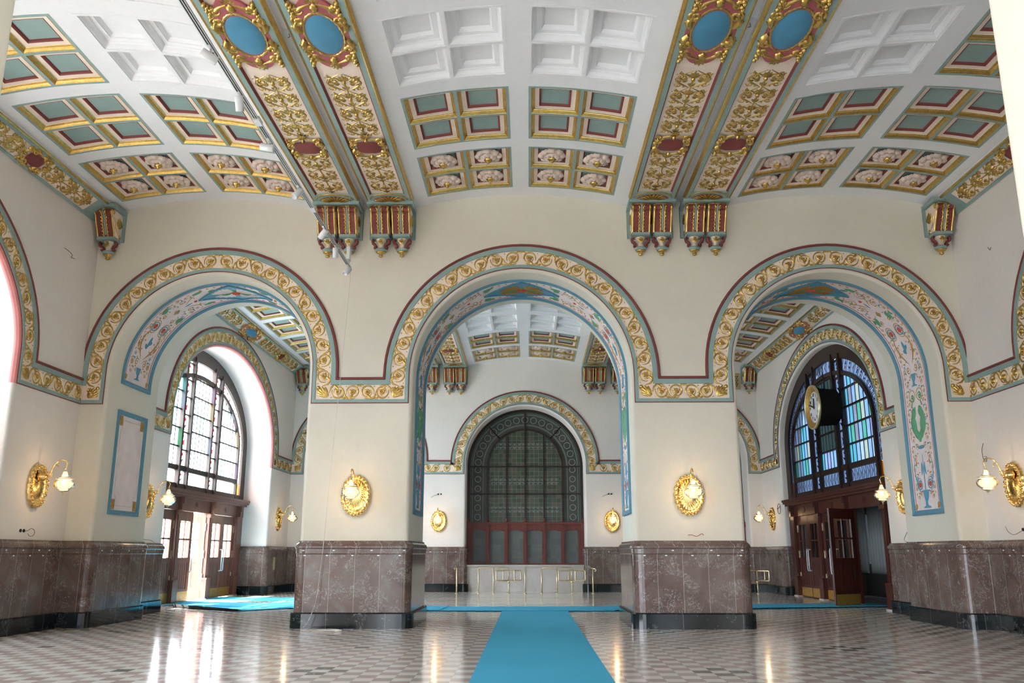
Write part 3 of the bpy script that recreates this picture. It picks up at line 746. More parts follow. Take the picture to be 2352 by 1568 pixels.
# cornices along the side walls
def make_cornice(sg, Dw, label):
    root = empty('side_cornice', (sg*10.1, Dw, 9.6)); A = Vector((sg*(XW-.005), 9.43)); B = Vector((sg*9.89, 9.79)); U = (B-A).normalized(); N = Vector((-U.y*sg, U.x*sg))
    if N.y > 0: N = -N
    C = (A+B)/2; Y0 = Dw-1.0; Ls = 19.05-N1-.5; hw = (B-A).length/2
    Mx = lambda s, t, h, o=0: (C.x+U.x*t+N.x*(h+o), Y0-s, C.y+U.y*t+N.y*(h+o))
    def fin(mb, n, mt): ob = mb.build(n, mt, root); ob.matrix_parent_inverse = Matrix.Translation(root.location).inverted()
    m = MB()
    def strip(t0, t1, o, mi):
        m.quad(Mx(-.9 if mi == 1 else 0, t0, o), Mx(-.9 if mi == 1 else 0, t1, o), Mx(Ls, t1, o), Mx(Ls, t0, o), mi)
    strip(-hw, -hw+.06, .03, 1); strip(hw-.12, hw-.05, .03, 1); strip(-hw+.06, hw-.12, 0, 0); m.quad(Mx(-.9, -hw, -.02), Mx(-.9, hw, -.02), Mx(0, hw, -.02), Mx(0, -hw, -.02), 1); fin(m, 'soffit', ['cream_ground', 'sage'])
    g = MB()
    for a, b, c, d in ((hw-.055, .03, hw-.04, .055), (hw-.04, .055, hw-.01, .055), (hw-.01, .055, hw+.01, .02)):
        g.quad(Mx(-.3, a, b), Mx(-.3, c, d), Mx(Ls, c, d), Mx(Ls, a, b))
    fin(g, 'gilt_edge', 'gilt')
    p = beam_proto(Ls, .58, lambda s, t, h: Mx(s, t-.02, h), lambda s, t, h: Mx(s, t-.02, h, .02))
    fin(p['scrollwork'], 'scrollwork', 'gilt'); fin(p['cart'], 'cartouche_frame', 'gilt'); fin(p['blue'], 'blue_medallion', 'medallion_blue'); fin(p['redground'], 'medallion_ground', 'rose')
    for q in p['reds']: fin(q, 'red_medallion', 'maroon')
    tag(root, label, 'cornice', 'gilded side cornices')
make_cornice(-1, D0, 'gilded slanting cornice under the left edge of the near ceiling'); make_cornice(1, D0, 'gilded slanting cornice under the right edge of the near ceiling')
make_cornice(-1, DB, 'gilded slanting cornice over the sunlit entrance window, far hall left'); make_cornice(1, DB, 'gilded slanting cornice over the clock window, far hall right')

# ------------------------------------------------------------------ scrolled corbels
def console(parent, x):
    """one console bracket against the wall (y=0), reaching out to -y"""
    w = .22; body = MB()
    prof = [(-.56, 9.70), (-.62, 9.66), (-.635, 9.60), (-.60, 9.545), (-.55, 9.53), (-.545, 9.50), (-.50, 9.38), (-.43, 9.25), (-.37, 9.14), (-.335, 9.06)]
    body.grid([[(x+a, y, z) for (y, z) in prof] for a in (-w, w)], 1)
    for sg in (-1, 1):
        body.add([(x+sg*w, 0.0, 9.70)]+[(x+sg*w, y, z) for y, z in prof]+[(x+sg*w, 0, 9.06)], [tuple(range(len(prof)+2))], 0)
    ob = body.build('console', ['cream_ground', 'maroon'], parent)
    R = Relief(lambda s, t, h: None)
    P = Path([(z, y) for y, z in prof][::-1])
    def M(s, t, h):
        z, y = P.at(s, 0); return (x+t, y-h, z)
    R = Relief(M); L = P.L
    Rt = Relief(M); Rt.ribbon([(.04+(L-.12)*i/16, 0) for i in range(17)], .02, .6, 0, (1, 1)); Rt.mb.build('inlay', 'sage', ob)
    for sg in (-1, 1):
        R.ribbon([(L*i/16, sg*(w-.02)) for i in range(17)], .021, .9, 0, (1, 1))
        R.ribbon([(L*i/16, sg*.045) for i in range(17)], .016, .9, 0, (1, 1))
        for q in range(9): R.blob(L*(q+.5)/9, sg*.065, .026, n=6, h=.035); R.blob(L*(q+.3)/9, sg*.125, .011, n=5, h=.03)
    R.ribbon([(L-.01, t) for t in [-.17+.34*i/10 for i in range(11)]], .045, .8, 0, (.3, .3))
    for sg in (-1, 1):      # volutes and leaf on the cheeks
        Rs = Relief(lambda s, t, h, sg=sg: (x+sg*(w+h), s, t)); Rs.mb = R.mb
        Rs.spiral(-.53, 9.62, .085, .02, 0, 1.6, .018); Rs.fan(-.18, 9.32, 1.6, .28, .045, n=5, spread=1.6)
        Rs.spiral(-.12, 9.12, .06, .02, 0, -1.4, .016); Rs.ribbon([(-.50+.3*i/8, 9.50-.4*i/8+.03*sin(i)) for i in range(9)], .02, .8)
    R.mb.build('gilt_trim', 'gilt', ob)
    s = MB(); s.box(x-.205, x+.205, -.36, 0, 8.99, 9.06); s.build('console_base', 'sage', ob); s = MB()
    T = lambda a, b, c: (x+a, min(b, .0) if b > 0 else b, c)
    s.lathe([(.02, 8.76), (.13, 8.75), (.145, 8.72), (.13, 8.685), (.05, 8.67)], n=20, T=lambda a, b, c: (x+a, -.13+b*.9, c))
    s.build('collar', 'sage', ob)
    v = MB(); v.lathe([(.12, 8.99), (.11, 8.93), (.075, 8.88), (.06, 8.82), (.07, 8.76), (.09, 8.74)], n=18, T=lambda a, b, c: (x+a, -.13+b, c)); v.build('vase', 'cream_ground', ob)
    for sg in (-1, 1):
        r = MB()
        pts = [(x+sg*(.19-.02), -.2, 8.98), (x+sg*.205, -.2, 8.93), (x+sg*.19, -.2, 8.88), (x+sg*.14, -.19, 8.85), (x+sg*.11, -.18, 8.81), (x+sg*.12, -.18, 8.775), (x+sg*.155, -.18, 8.77), (x+sg*.16, -.18, 8.80)]
        r.tube(pts, [.03, .034, .034, .03, .026, .026, .024, .018], 8)
        pts = [(a, b+.05, c) for a, b, c in pts]; r.tube(pts, [.03, .034, .034, .03, .026, .026, .024, .018], 8)
        r.build('side_scroll', 'maroon', ob)
    g = MB(); g.lathe([(.02, 8.69), (.11, 8.685), (.115, 8.66), (.085, 8.64), (.045, 8.615), (.038, 8.60), (.052, 8.585), (.05, 8.56), (.02, 8.54), (.004, 8.535)], n=20, flute=(10, .06), T=lambda a, b, c: (x+a, -.13+b*.85, c))
    Rg = Relief(lambda s_, t, h: (x+s_, -.245-h, t)); Rg.fan(0, 8.84, pi/2, .12, .025, n=5, spread=1.5); Rg.ribbon([(-.09+.18*i/8, 8.93-.045*sin(pi*i/8)) for i in range(9)], .016, .9, 0, (.8, .8)); Rg.fan(0, 8.97, -pi/2, .07, .02, n=3)
    g.add(Rg.mb.v, Rg.mb.f, 0, True); g.build('pendant', 'gilt', ob)
def make_corbel(xs, hw):
    root = empty('corbel'); a = MB()
    a.grid([[(-hw, 0.0, z), (-hw, y, z), (hw, y, z), (hw, 0.0, z)] for y, z in ((-.64, 9.715), (-.67, 9.73), (-.67, 9.79), (-.64, 9.81))], 0)
    a.quad((-hw, 0, 9.715), (hw, 0, 9.715), (hw, -.64, 9.715), (-hw, -.64, 9.715)); a.box(-hw, hw, -.63, 0, 9.72, 9.80)
    a.box(-hw+.01, hw-.01, -.035, 0, 9.02, 9.72)
    for sg in (-1, 1):    # moulded teal edge on the cheek side
        a.quad((sg*hw, 0, 9.02), (sg*hw, -.05, 9.02), (sg*hw, -.05, 9.72), (sg*hw, 0, 9.72))
    a.build('abacus', 'sage', root)
    for x in xs: console(root, x)
    return root
corb2 = make_corbel([-.255, .255], .555); used2 = False
corb1 = make_corbel([0.0], .30); used1 = False
for Dw, hall, wl in ((D0, 'near hall', 'pier wall'), (DB, 'far hall', 'far wall')):
    for x, nm in ((-4.42, 'outer left'), (-3.13, 'inner left'), (3.13, 'inner right'), (4.42, 'outer right')):
        o = copy_tree(corb2) if used2 else corb2; used2 = True; o.location = (x, Dw, 0)
        tag(o, 'maroon and gilt twin corbel on the %s, under the %s beam' % (wl, nm), 'corbel', 'twin corbels under the beams')
    for sg, nm in ((-1, 'left'), (1, 'right')):
        o = copy_tree(corb1) if used1 else corb1; used1 = True; o.location = (sg*10.04, Dw, -.02)
        tag(o, 'single maroon and gilt corbel in the %s corner of the %s' % (nm, wl), 'corbel', 'single corner corbels')

# ------------------------------------------------------------------ entrance windows of stained glass (side walls)
pane('glass_red', (150, 6, 16)); pane('glass_dark', (40, 26, 40)); pane('glass_gold', (236, 120, 8)); pane('glass_purple', (110, 90, 120)); pane('glass_night', (156, 170, 190), .5); pane('glass_shaded', (70, 84, 74), .6)  # last tint is dark in place of the building blocking the sky behind
def ell_top(u, e): a, b = 5.22-e, 3.07-e; return 5.66+b*sqrt(max(0, 1-(u/a)**2)) if abs(u) < a else 3.65
def side_window(n, E, yc, dp, palette, label_seed):
    rnd = random.Random(label_seed); Z0 = 3.66
    e = lambda u, z, d=0.0: E(yc+u, z, dp+d)
    fr = MB()
    def band(e0, e1, d0, d1, mi=0, zb=Z0):
        o = dict(c=0, a=5.22, b=3.07, zs=5.66)
        pr_ = [(e0, d1), (e0, d0), (e1, d0), (e1, d1)]
        fr.grid([[e(p[0], p[1], d) for p in arch_pts(o, q, zb, 60)] for q, d in pr_], mi)
    def hbar(u0, u1, z, w, d0=-.04, mi=0):
        vs = [e(u0, z-w/2, .06), e(u1, z-w/2, .06), e(u1, z+w/2, .06), e(u0, z+w/2, .06), e(u0, z-w/2, d0), e(u1, z-w/2, d0), e(u1, z+w/2, d0), e(u0, z+w/2, d0)]
        fr.add(vs, [(0, 1, 2, 3), (4, 5, 6, 7), (0, 1, 5, 4), (1, 2, 6, 5), (2, 3, 7, 6), (3, 0, 4, 7)], mi)
    def vbar(u, w, z0, z1, d0=-.05, mi=0):
        vs = [e(u-w/2, z0, .06), e(u+w/2, z0, .06), e(u+w/2, z1, .06), e(u-w/2, z1, .06), e(u-w/2, z0, d0), e(u+w/2, z0, d0), e(u+w/2, z1, d0), e(u-w/2, z1, d0)]
        fr.add(vs, [(0, 1, 2, 3), (4, 5, 6, 7), (0, 1, 5, 4), (1, 2, 6, 5), (2, 3, 7, 6), (3, 0, 4, 7)], mi)
    band(.07, .56, -.05, .08); band(.98, 1.12, -.06, .08)
    for s in (-1, 1):
        vbar(s*1.0, .13, Z0, ell_top(1.0, .4), -.09); vbar(s*1.75, .15, Z0, ell_top(1.75, .4), -.10)
        hbar(s*1.8, s*4.2, 4.37, .17); hbar(s*1.8, s*4.7, Z0+.10, .2); hbar(s*1.0, s*1.75, 4.37, .17); hbar(s*1.0, s*1.75, Z0+.1, .2)
        vbar(s*4.17, .13, Z0, 5.68); 
        for k in range(5):
            z = 5.07+.62*k
            ue = 4.1 if z < 5.66 else (5.22-1.05)*sqrt(max(0, 1-((z-5.66)/(3.07-1.05))**2))
            if ue > 1.9: hbar(s*1.82, s*ue, z, .05, -.02)
        for k in range(7):
            z = 4.99+.6*k
            if z < ell_top(1.4, .62): hbar(s*1.0, s*1.75, z, .05, -.03)
    hbar(-1, 1, 4.37, .17); hbar(-1, 1, Z0+.1, .2)
    for k in range(5): hbar(-1, 1, 5.07+.62*k, .05, -.02)
    # lead lines between the glass strips
    lq = lambda u, z0, z1: fr.grid([[e(u-.018, z, .022), e(u-.012, z, .004), e(u+.012, z, .004), e(u+.018, z, .022)] for z in (z0, z1)], 1)
    for u in [i*.31 for i in range(-2, 3)]: lq(u, 4.4, ell_top(u, 1.1))
    for s in (-1, 1):
        for i in range(1, 7):
            u = 1.82+.327*i; zt = ell_top(u, 1.1)
            if zt > 4.6: lq(s*u, 4.4, zt)
    frame = fr.build('window_%d' % n, ['frame_brown' if n in (1, 6) else 'dark_wood', 'lead']); frame['kind'] = 'structure'
    gl = MB()
    def cell(u0, u1, z0, z1, m, d=.03): gl.quad(e(u0, z0, d), e(u1, z0, d), e(u1, z1, d), e(u0, z1, d), m)
    strips = [(-.93+.31*i, -.62+.31*i) for i in range(6)]+[(s*(1.82+.327*i), s*(1.82+.327*(i+1))) for s in (-1, 1) for i in range(7)]
    for u0, u1 in strips:
        zs_ = [4.45]+[5.07+.62*k for k in range(6)]
        for z0, z1 in zip(zs_, zs_[1:]+[8.6]):
            t0, t1 = ell_top(u0, 1.05), ell_top(u1, 1.05)
            if max(t0, t1) <= z0: continue
            m = rnd.choice(palette)
            if n == 2 and abs(u0+u1) < 1.8 and not (z0 < 4.5 and rnd.random() < .7): m = 8  # middle light gets the tint darkened for what stands behind it
            gl.quad(e(u0, z0, .03), e(u1, z0, .03), e(u1, max(z0, min(z1, t1)), .03), e(u0, max(z0, min(z1, t0)), .03), m)
    names = ['glass_frost' if n > 5 else 'glass_white', 'glass_blue', 'glass_green', 'glass_teal', 'glass_yellow', 'glass_lilac', 'glass_grey', 'glass_amber', 'glass_shaded']
    gl.build('stained_glass', names, frame)
    # ornamental panes: border ring, narrow columns, bottom row
    bp = MB(); mo = MB(); le = MB()
    def orn(P, k, wide=1.0):
        """P(a,b) maps unit square to the pane; a small painted motif inside"""
        def q(mb, pts, m, d): mb.add([P(a, b, d) for a, b in pts], [tuple(range(len(pts)))], m)
        q(bp, [(0, 0), (1, 0), (1, 1), (0, 1)], 0, .03)
        pat = k % 4
        if pat == 0:
            q(mo, [(.25, .12), (.5, .3), (.75, .12), (.62, .42), (.75, .7), (.5, .55), (.25, .7), (.38, .42)], 0, .02); q(mo, [(.4, .72), (.5, .9), (.6, .72)], 1, .02)
        elif pat == 1:
            q(mo, [(.2, .1), (.32, .1), (.62, .5), (.32, .9), (.2, .9), (.45, .5)], 0, .02); q(mo, [(.68, .3), (.8, .5), (.68, .7)], 2, .02)
        elif pat == 2:
            q(mo, [(.18, .5), (.5, .2), (.82, .5), (.5, .42)], 1, .02); q(mo, [(.3, .75), (.5, .6), (.7, .75), (.5, .88)], 0, .02); q(mo, [(.42, .1), (.58, .1), (.5, .2)], 2, .02)
        else:
            q(mo, [(.5, .1), (.66, .3), (.5, .5), (.34, .3)], 2, .02); q(mo, [(.25, .55), (.75, .55), (.5, .9)], 0, .02)
        for a in (.09, .91): q(mo, [(a-.025, .05), (a+.025, .05), (a+.025, .95), (a-.025, .95)], 3, .02)
        for a, b, c, d_ in ((0, 0, 1, .035), (0, .965, 1, 1)): q(le, [(a, b), (c, b), (c, d_), (a, d_)], 0, .0)
        for a, b, c, d_ in ((0, 0, .04, 1), (.96, 0, 1, 1)): q(le, [(a, b), (c, b), (c, d_), (a, d_)], 0, .0)
    def rect(u0, u1, z0, z1): return lambda a, b, d: e(u0+(u1-u0)*a, z0+(z1-z0)*b, d)
    for s in (-1, 1):
        zz = [4.46]+[4.99+.6*k for k in range(7)]
        for i, (z0, z1) in enumerate(zip(zz, zz[1:])):
            zt = ell_top(1.4, 1.0)
            if z0 > zt: break
            orn(rect(s*1.07, s*1.67, z0, min(z1, zt)), 0 if i % 2 else 2)
        orn(rect(s*1.07, s*1.67, ell_top(1.4, .99), ell_top(1.67, .56)), 3); orn(rect(s*1.07, s*1.67, Z0+.2, 4.28), 2)
        for i in range(7): orn(rect(s*(1.84+.322*i), s*(1.84+.322*(i+1)), Z0+.2, 4.28), 1 if i < 4 else 1)
        bp.quad(e(s*4.25, Z0+.2, .03), e(s*4.62, Z0+.2, .03), e(s*4.62, 4.28, .03), e(s*4.25, 4.28, .03), 1)
        for i in range(3): orn(rect(s*4.24, s*4.64, 4.3+.455*i, 4.74+.455*i), 3)
    for i in range(6): orn(rect(-.93+.31*i, -.62+.31*i, Z0+.2, 4.28), 1)
    NB = 34
    for i in range(NB):
        t0, t1 = pi*(i+.03)/NB, pi*(i+.97)/NB
        def P(a, b, d, t0=t0, t1=t1):
            t = t0+(t1-t0)*a; q = .98-(.98-.56)*b; return e(-(5.22-q)*cos(t), 5.66+(3.07-q)*sin(t), d)
        u = abs((5.22-.8)*cos((t0+t1)/2))
        if 1.0 < u < 1.7: continue
        orn(P, 1 if u < 1 else i)
    bp.build('border_glass', ['glass_frost' if n > 5 else ('glass_white' if n == 1 else 'glass_night'), 'glass_gold'], frame)
    mo.build('painted_motif', ['glass_red' if n in (1, 6) else 'glass_purple', 'glass_dark', 'glass_gold', 'glass_dark'], frame)
    le.build('lead_line', 'lead', frame)
    return frame
def leaf(parent, W_, H, glass, wd, flip=1, kick='brass', handle=True):
    """door leaf, local x 0..W (hinge at 0), y thickness, z up"""
    m = MB(); t = .03
    L = lambda x0, x1, z0, z1, y0=-t, y1=t: m.box(min(x0, x1)*flip, max(x0, x1)*flip, y0, y1, z0, z1) if flip > 0 else m.box(-max(x0, x1), -min(x0, x1), y0, y1, z0, z1)
    st_ = .16*W_/1.27+.04
    L(0, st_, 0, H); L(W_-st_, W_, 0, H); L(st_, W_-st_, H-.32, H); L(st_, W_-st_, 1.28, 1.44); L(st_, W_-st_, 0, .42)
    L(st_, W_-st_, .42, 1.28, -.012, .012)
    nb = 5
    for i in range(1, nb): x = st_+(W_-2*st_)*i/nb; L(x-.006, x+.006, .44, 1.26, -.02, .02)
    xm = W_/2; L(xm-.025, xm+.025, 1.44, H-.32, -.022, .022); zm = (1.44+H-.32)/2; L(st_, W_-st_, zm-.025, zm+.025, -.022, .022)
    d = m.build('door_leaf', wd, parent)
    g = MB(); a, b = sorted((flip*st_, flip*(W_-st_))); g.quad((a, 0, 1.44), (b, 0, 1.44), (b, 0, H-.32), (a, 0, H-.32)); g.build('door_pane', glass, d)
    k = MB(); a, b = sorted((flip*.03, flip*(W_-.03)))
    for y in (-t-.006, t+.002): k.box(a, b, y, y+.004, .03, .34)
    k.build('kick_plate', 'dull_gold', d)
    h = MB()
    for z in (.75, 1.55, 2.5): h.box(flip*.0-.02, flip*.0+.02, -t-.025, -t+.005, z-.13, z+.13)
    h.build('hinge', 'brass', d)
    if handle:
        q = MB(); x = flip*(W_-.09)
        q.tube([(x, -t, 1.72), (x, -t-.07, 1.72), (x, -t-.09, 1.66), (x, -t-.09, 1.3), (x, -t-.09, 1.02), (x, -t-.07, .96), (x, -t, .96)], .022, 8); q.build('door_handle', 'white_metal', d)
    return d
def door_screen(n, sg, X, yc, wd, opened, glass, closed_all=False):
    """timber entrance screen under the window; local frame: x along the wall, -y into the hall"""
    root = empty('door_%d' % n, (X, yc, 0), pi/2 if sg < 0 else -pi/2); root['kind'] = 'structure'
    f = MB(); B = f.box
    for s in (-1, 1):
        for c, w in ((1.5, .36), (4.47, .38)):
            B(s*c-w/2, s*c+w/2, -.12, .1, 0, 3.02); B(s*c-w/2-.04, s*c+w/2+.04, -.18, .1, .03, .72); B(s*c-w/2-.06, s*c+w/2+.06, -.20, .1, .70, .76)
            B(s*c-w/2+.07, s*c+w/2-.07, -.145, -.12, .85, 2.85); B(s*c-w/2-.03, s*c+w/2+.03, -.17, .1, 2.86, 2.98)
            B(s*c-.11, s*c+.11, -.24, .1, 3.0, 3.42); B(s*c-.08, s*c+.08, -.28, -.2, 3.2, 3.42)
        B(s*4.9-.25, s*4.9+.25, -.08, .1, 0, 3.42)
    B(-5.14, 5.14, -.10, .1, 3.0, 3.42); B(-5.14, 5.14, -.22, .1, 3.42, 3.50); B(-5.14, 5.14, -.30, .1, 3.50, 3.58); B(-5.14, 5.14, -.34, .1, 3.58, 3.66)
    for c in (-3.0, 0, 3.0):
        f.add([(c-.16, -.115, 3.21), (c, -.115, 3.09), (c+.16, -.115, 3.21), (c, -.115, 3.33), (c-.11, -.13, 3.21), (c, -.13, 3.13), (c+.11, -.13, 3.21), (c, -.13, 3.29)],
              [(0, 1, 5, 4), (1, 2, 6, 5), (2, 3, 7, 6), (3, 0, 4, 7)])
    fo = f.build('door_frame', wd, root)
    st_ = MB()
    for s in (-1, 1):
        for c in (1.5, 4.47): st_.box(s*c-.24, s*c+.24, -.22, .1, 0, .05)
    st_.build('stone_block', 'grey_marble', root)
    for bi, (a, b) in enumerate(((-4.27, -1.69), (-1.31, 1.31), (1.69, 4.27))):
        w = (b-a)/2-.01
        for li, (x, fl) in enumerate(((a, 1), (b, -1))):
            d = leaf(root, w, 2.97, glass, wd, fl); d.location = (x, 0, .02)
            ang = opened.get((bi, li), 0); d.rotation_euler = (0, 0, radians(ang))
    return root
side_window(1, E_left, 30.63, 1.13, [0]*9+[1, 1, 2, 3, 4, 5], 3)
side_window(2, E_right, 30.63, .28, [1]*7+[0, 0, 3, 3, 2, 4, 4, 5, 6], 5)
side_window(6, E_left, 12.2, 1.13, [0], 8)
side_window(7, E_right, 12.2, .28, [0], 9)
# local x runs: left wall rz=+90 -> +x is +Y ; right wall rz=-90 -> +x is -Y
door_screen(1, -1, -XW-1.13, 30.63, 'left_wood', {(1, 1): -86}, 'door_glass')
door_screen(2, 1, XW+.28, 30.63, 'door_wood', {(2, 0): -55, (2, 1): -96}, 'door_glass')
door_screen(3, -1, -XW-1.13, 12.2, 'left_wood', {}, 'door_glass')
door_screen(4, 1, XW+.28, 12.2, 'door_wood', {}, 'door_glass')
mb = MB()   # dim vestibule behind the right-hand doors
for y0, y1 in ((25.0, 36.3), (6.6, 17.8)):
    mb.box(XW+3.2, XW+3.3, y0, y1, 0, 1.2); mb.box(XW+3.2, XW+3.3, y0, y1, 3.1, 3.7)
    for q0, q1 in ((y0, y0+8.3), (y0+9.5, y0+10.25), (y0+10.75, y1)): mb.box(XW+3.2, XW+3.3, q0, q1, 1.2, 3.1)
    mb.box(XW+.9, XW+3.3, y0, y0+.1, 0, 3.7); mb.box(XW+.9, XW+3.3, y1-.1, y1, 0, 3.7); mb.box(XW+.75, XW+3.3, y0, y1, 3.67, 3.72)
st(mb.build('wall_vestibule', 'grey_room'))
for i, (x, y, w) in enumerate(((XW+2.9, 35.45, .75), (XW+2.9, 33.95, 1.4))):
    c = MB(); rows = []
    for z in (.9, 3.3): rows.append([(x+.05*sin(k*1.3), y-w/2+w*k/24, z) for k in range(25)])
    c.grid(rows, 0, False, True); rows = [[(p[0]+.02, p[1], p[2]) for p in r] for r in rows]; c.grid(rows, 0, False, True)
    for k in range(2): c.box(x-.02, x+.04, y-w/2, y+w/2, (.86, 3.28)[k], (.92, 3.34)[k])
    o = c.build('curtain', 'curtain'); tag(o, ['narrow pale curtain in the dim vestibule, left in the open doorway', 'wide pale curtain in the dim vestibule, right in the open doorway'][i], 'curtain')

# ------------------------------------------------------------------ dark ticket-hall windows on the far wall
def ticket_window(n, o, side=False):
    c = o['c']; a = o['a']-RW_; zs = o['zs']; Y = DB+1.0
    q = a/2.61; fr = MB(); oo = dict(c=c, a=a, b=a, zs=zs); Z0 = 2.93
    e = lambda x, z, d=0.0: (x, Y+d, z)
    def band(r0, r1, mi, zb=Z0):
        fr.grid([[e(p[0], p[1], d) for p in arch_pts(oo, k, zb, 48)] for k, d in ((r0, .05), (r0, -.05), (r1, -.05), (r1, .05))], mi)
    band(0, .13, 0); band(.13, .17, 1); ri = a-1.7*q; band(ri-.03, ri+.05, 0)
    B = lambda x0, x1, z0, z1, y0=-.06, y1=.05, mi=0: fr.box(c+x0, c+x1, Y+y0, Y+y1, z0, z1, mi)
    R_ = 1.7*q; h = lambda x, r: zs+sqrt(max(0, r*r-x*x))
    for x in (-.84*q, 0, .84*q): B(x-.03, x+.03, Z0, h(x, R_) if x else zs+a)
    for x in (-R_, R_): B(x-.035, x+.035, Z0, zs)
    for z in (zs, 4.2): B(-a, a, z-.03, z+.03)
    for s in (-1, 1):
        t = pi/4+.05; fr.tube([(c+s*R_*cos(t), Y, zs+R_*sin(t)), (c+s*(a-.1)*cos(t), Y, zs+(a-.1)*sin(t))], .03, 4)
    frame = fr.build('window_%d' % n, ['dark_wood', 'leaded_green']); frame['kind'] = 'structure'
    g = MB(); pts = arch_pts(dict(c=c, a=R_, b=R_, zs=zs), 0, Z0, 32); g.add([e(x, z, .02) for x, z in pts], [tuple(range(len(pts)))]); g.build('leaded_glass', 'ticket_glass', frame)
    g = MB(); g.grid([[e(p[0], p[1], .02) for p in arch_pts(oo, k, Z0, 32)] for k in (.12, a-R_)], 0); g.build('border_glass', 'ticket_border', frame)
    # etched guilloche of circles in the border, key pattern bands in the field
    R = Relief(lambda s_, t, hh: e(c+s_, t, .012-hh*.3)); rm_ = (a+R_)/2-.02
    for i in range(17):
        t = pi*(i+.5)/17; R.ring(rm_*cos(t), zs+rm_*sin(t), .14, .14, .012, n=16); 
        if i % 2: R.blob(rm_*cos(t+pi/34), zs+rm_*sin(t+pi/34), .035, n=6, h=.01, mi=1)
    for rr in (rm_-.26, rm_-.22, rm_+.22, rm_+.26): R.ribbon([(rr*cos(pi*i/40), zs+rr*sin(pi*i/40)) for i in range(41)], .007, .5, 0, (1, 1))
    for s in (-1, 1):
        for i in range(6): R.ring(s*rm_, Z0+.25+i*.42, .13, .13, .011, n=14)
        for rr in (-.24, .24): R.ribbon([(s*(rm_+rr), Z0+(zs-Z0)*i/8) for i in range(9)], .007, .5, 0, (1, 1))
    for zc in (6.35*1.0 if zs < 5.5 else 6.5, 4.75, 3.5):
        for k in range(-15, 16):
            x = k*.105*q
            if abs(x) > 1.55*q or (zc > 6 and abs(x) > 1.35*q): continue
            for dz in (-.08, .08):
                R.ribbon([(x-.04, zc+dz+.035), (x+.04, zc+dz+.035)], .008, .5, 0, (1, 1)); R.ribbon([(x+(.03 if k % 2 else -.03), zc+dz-.04), (x+(.03 if k % 2 else -.03), zc+dz+.04)], .008, .5, 0, (1, 1))
                if k % 3 == 0: R.blob(x, zc+dz, .022, n=4, h=.01, mi=1)
    R.mb.build('etched_pattern', ['etched', 'black'], frame)
    # timber counter front with six arched lights
    w = MB(); X = [-a, -1.67*q, -.84*q, 0, .84*q, 1.67*q, a]
    w.box(c-a, c+a, Y-.10, Y+.08, 2.62, 2.93); w.box(c-a, c+a, Y-.16, Y+.08, 2.86, 2.95); w.box(c-a, c+a, Y-.08, Y+.08, 1.12, 1.18)
    for i, x in enumerate(X):
        ww = .09 if 0 < i < 6 else .2; xx = x if 0 < i < 6 else x+(.06 if i == 0 else -.06)
        w.box(c+xx-ww, c+xx+ww, Y-.09, Y+.08, 1.12, 2.7); w.box(c+xx-.05, c+xx+.05, Y-.13, Y-.08, 1.2, 2.86)
        for k in range(5): w.box(c+xx-.035, c+xx+.035, Y-.165, Y-.12, 2.0+.11*k, 2.06+.11*k)
        w.box(c+xx-.05, c+xx+.05, Y-.2, Y-.08, 2.72, 2.86); w.lathe([(.0, 2.95), (.05, 2.96), (.055, 3.0), (.03, 3.05), (.045, 3.09), (.0, 3.14)], (c+xx, Y-.12, 0), 8)
    for x0, x1 in zip(X, X[1:]):   # segmental heads
        n_ = 10; pts = [(x0+(x1-x0)*i/n_, 2.50+.12*sin(pi*i/n_)) for i in range(n_+1)]
        w.grid([[(c+p[0], Y-.06, 2.66) for p in pts], [(c+p[0], Y-.06, p[1]) for p in pts], [(c+p[0], Y+.02, p[1]) for p in pts]], 0)
    ww = w.build('counter_frame', 'red_wood', frame)
    g = MB(); g.quad(e(c-a, 1.15, .03), e(c+a, 1.15, .03), e(c+a, 2.65, .03), e(c-a, 2.65, .03)); g.build('counter_glass', 'counter_glass', frame)
    m = MB(); m.box(c-a, c+a, DB+.12, Y+.1, 0, 1.06); m.box(c-a, c+a, DB+.02, Y+.1, 1.06, 1.12); m.build('marble_front', 'grey_marble', frame)
ticket_window(3, MIDB); ticket_window(4, LFTB); ticket_window(5, RGTB)

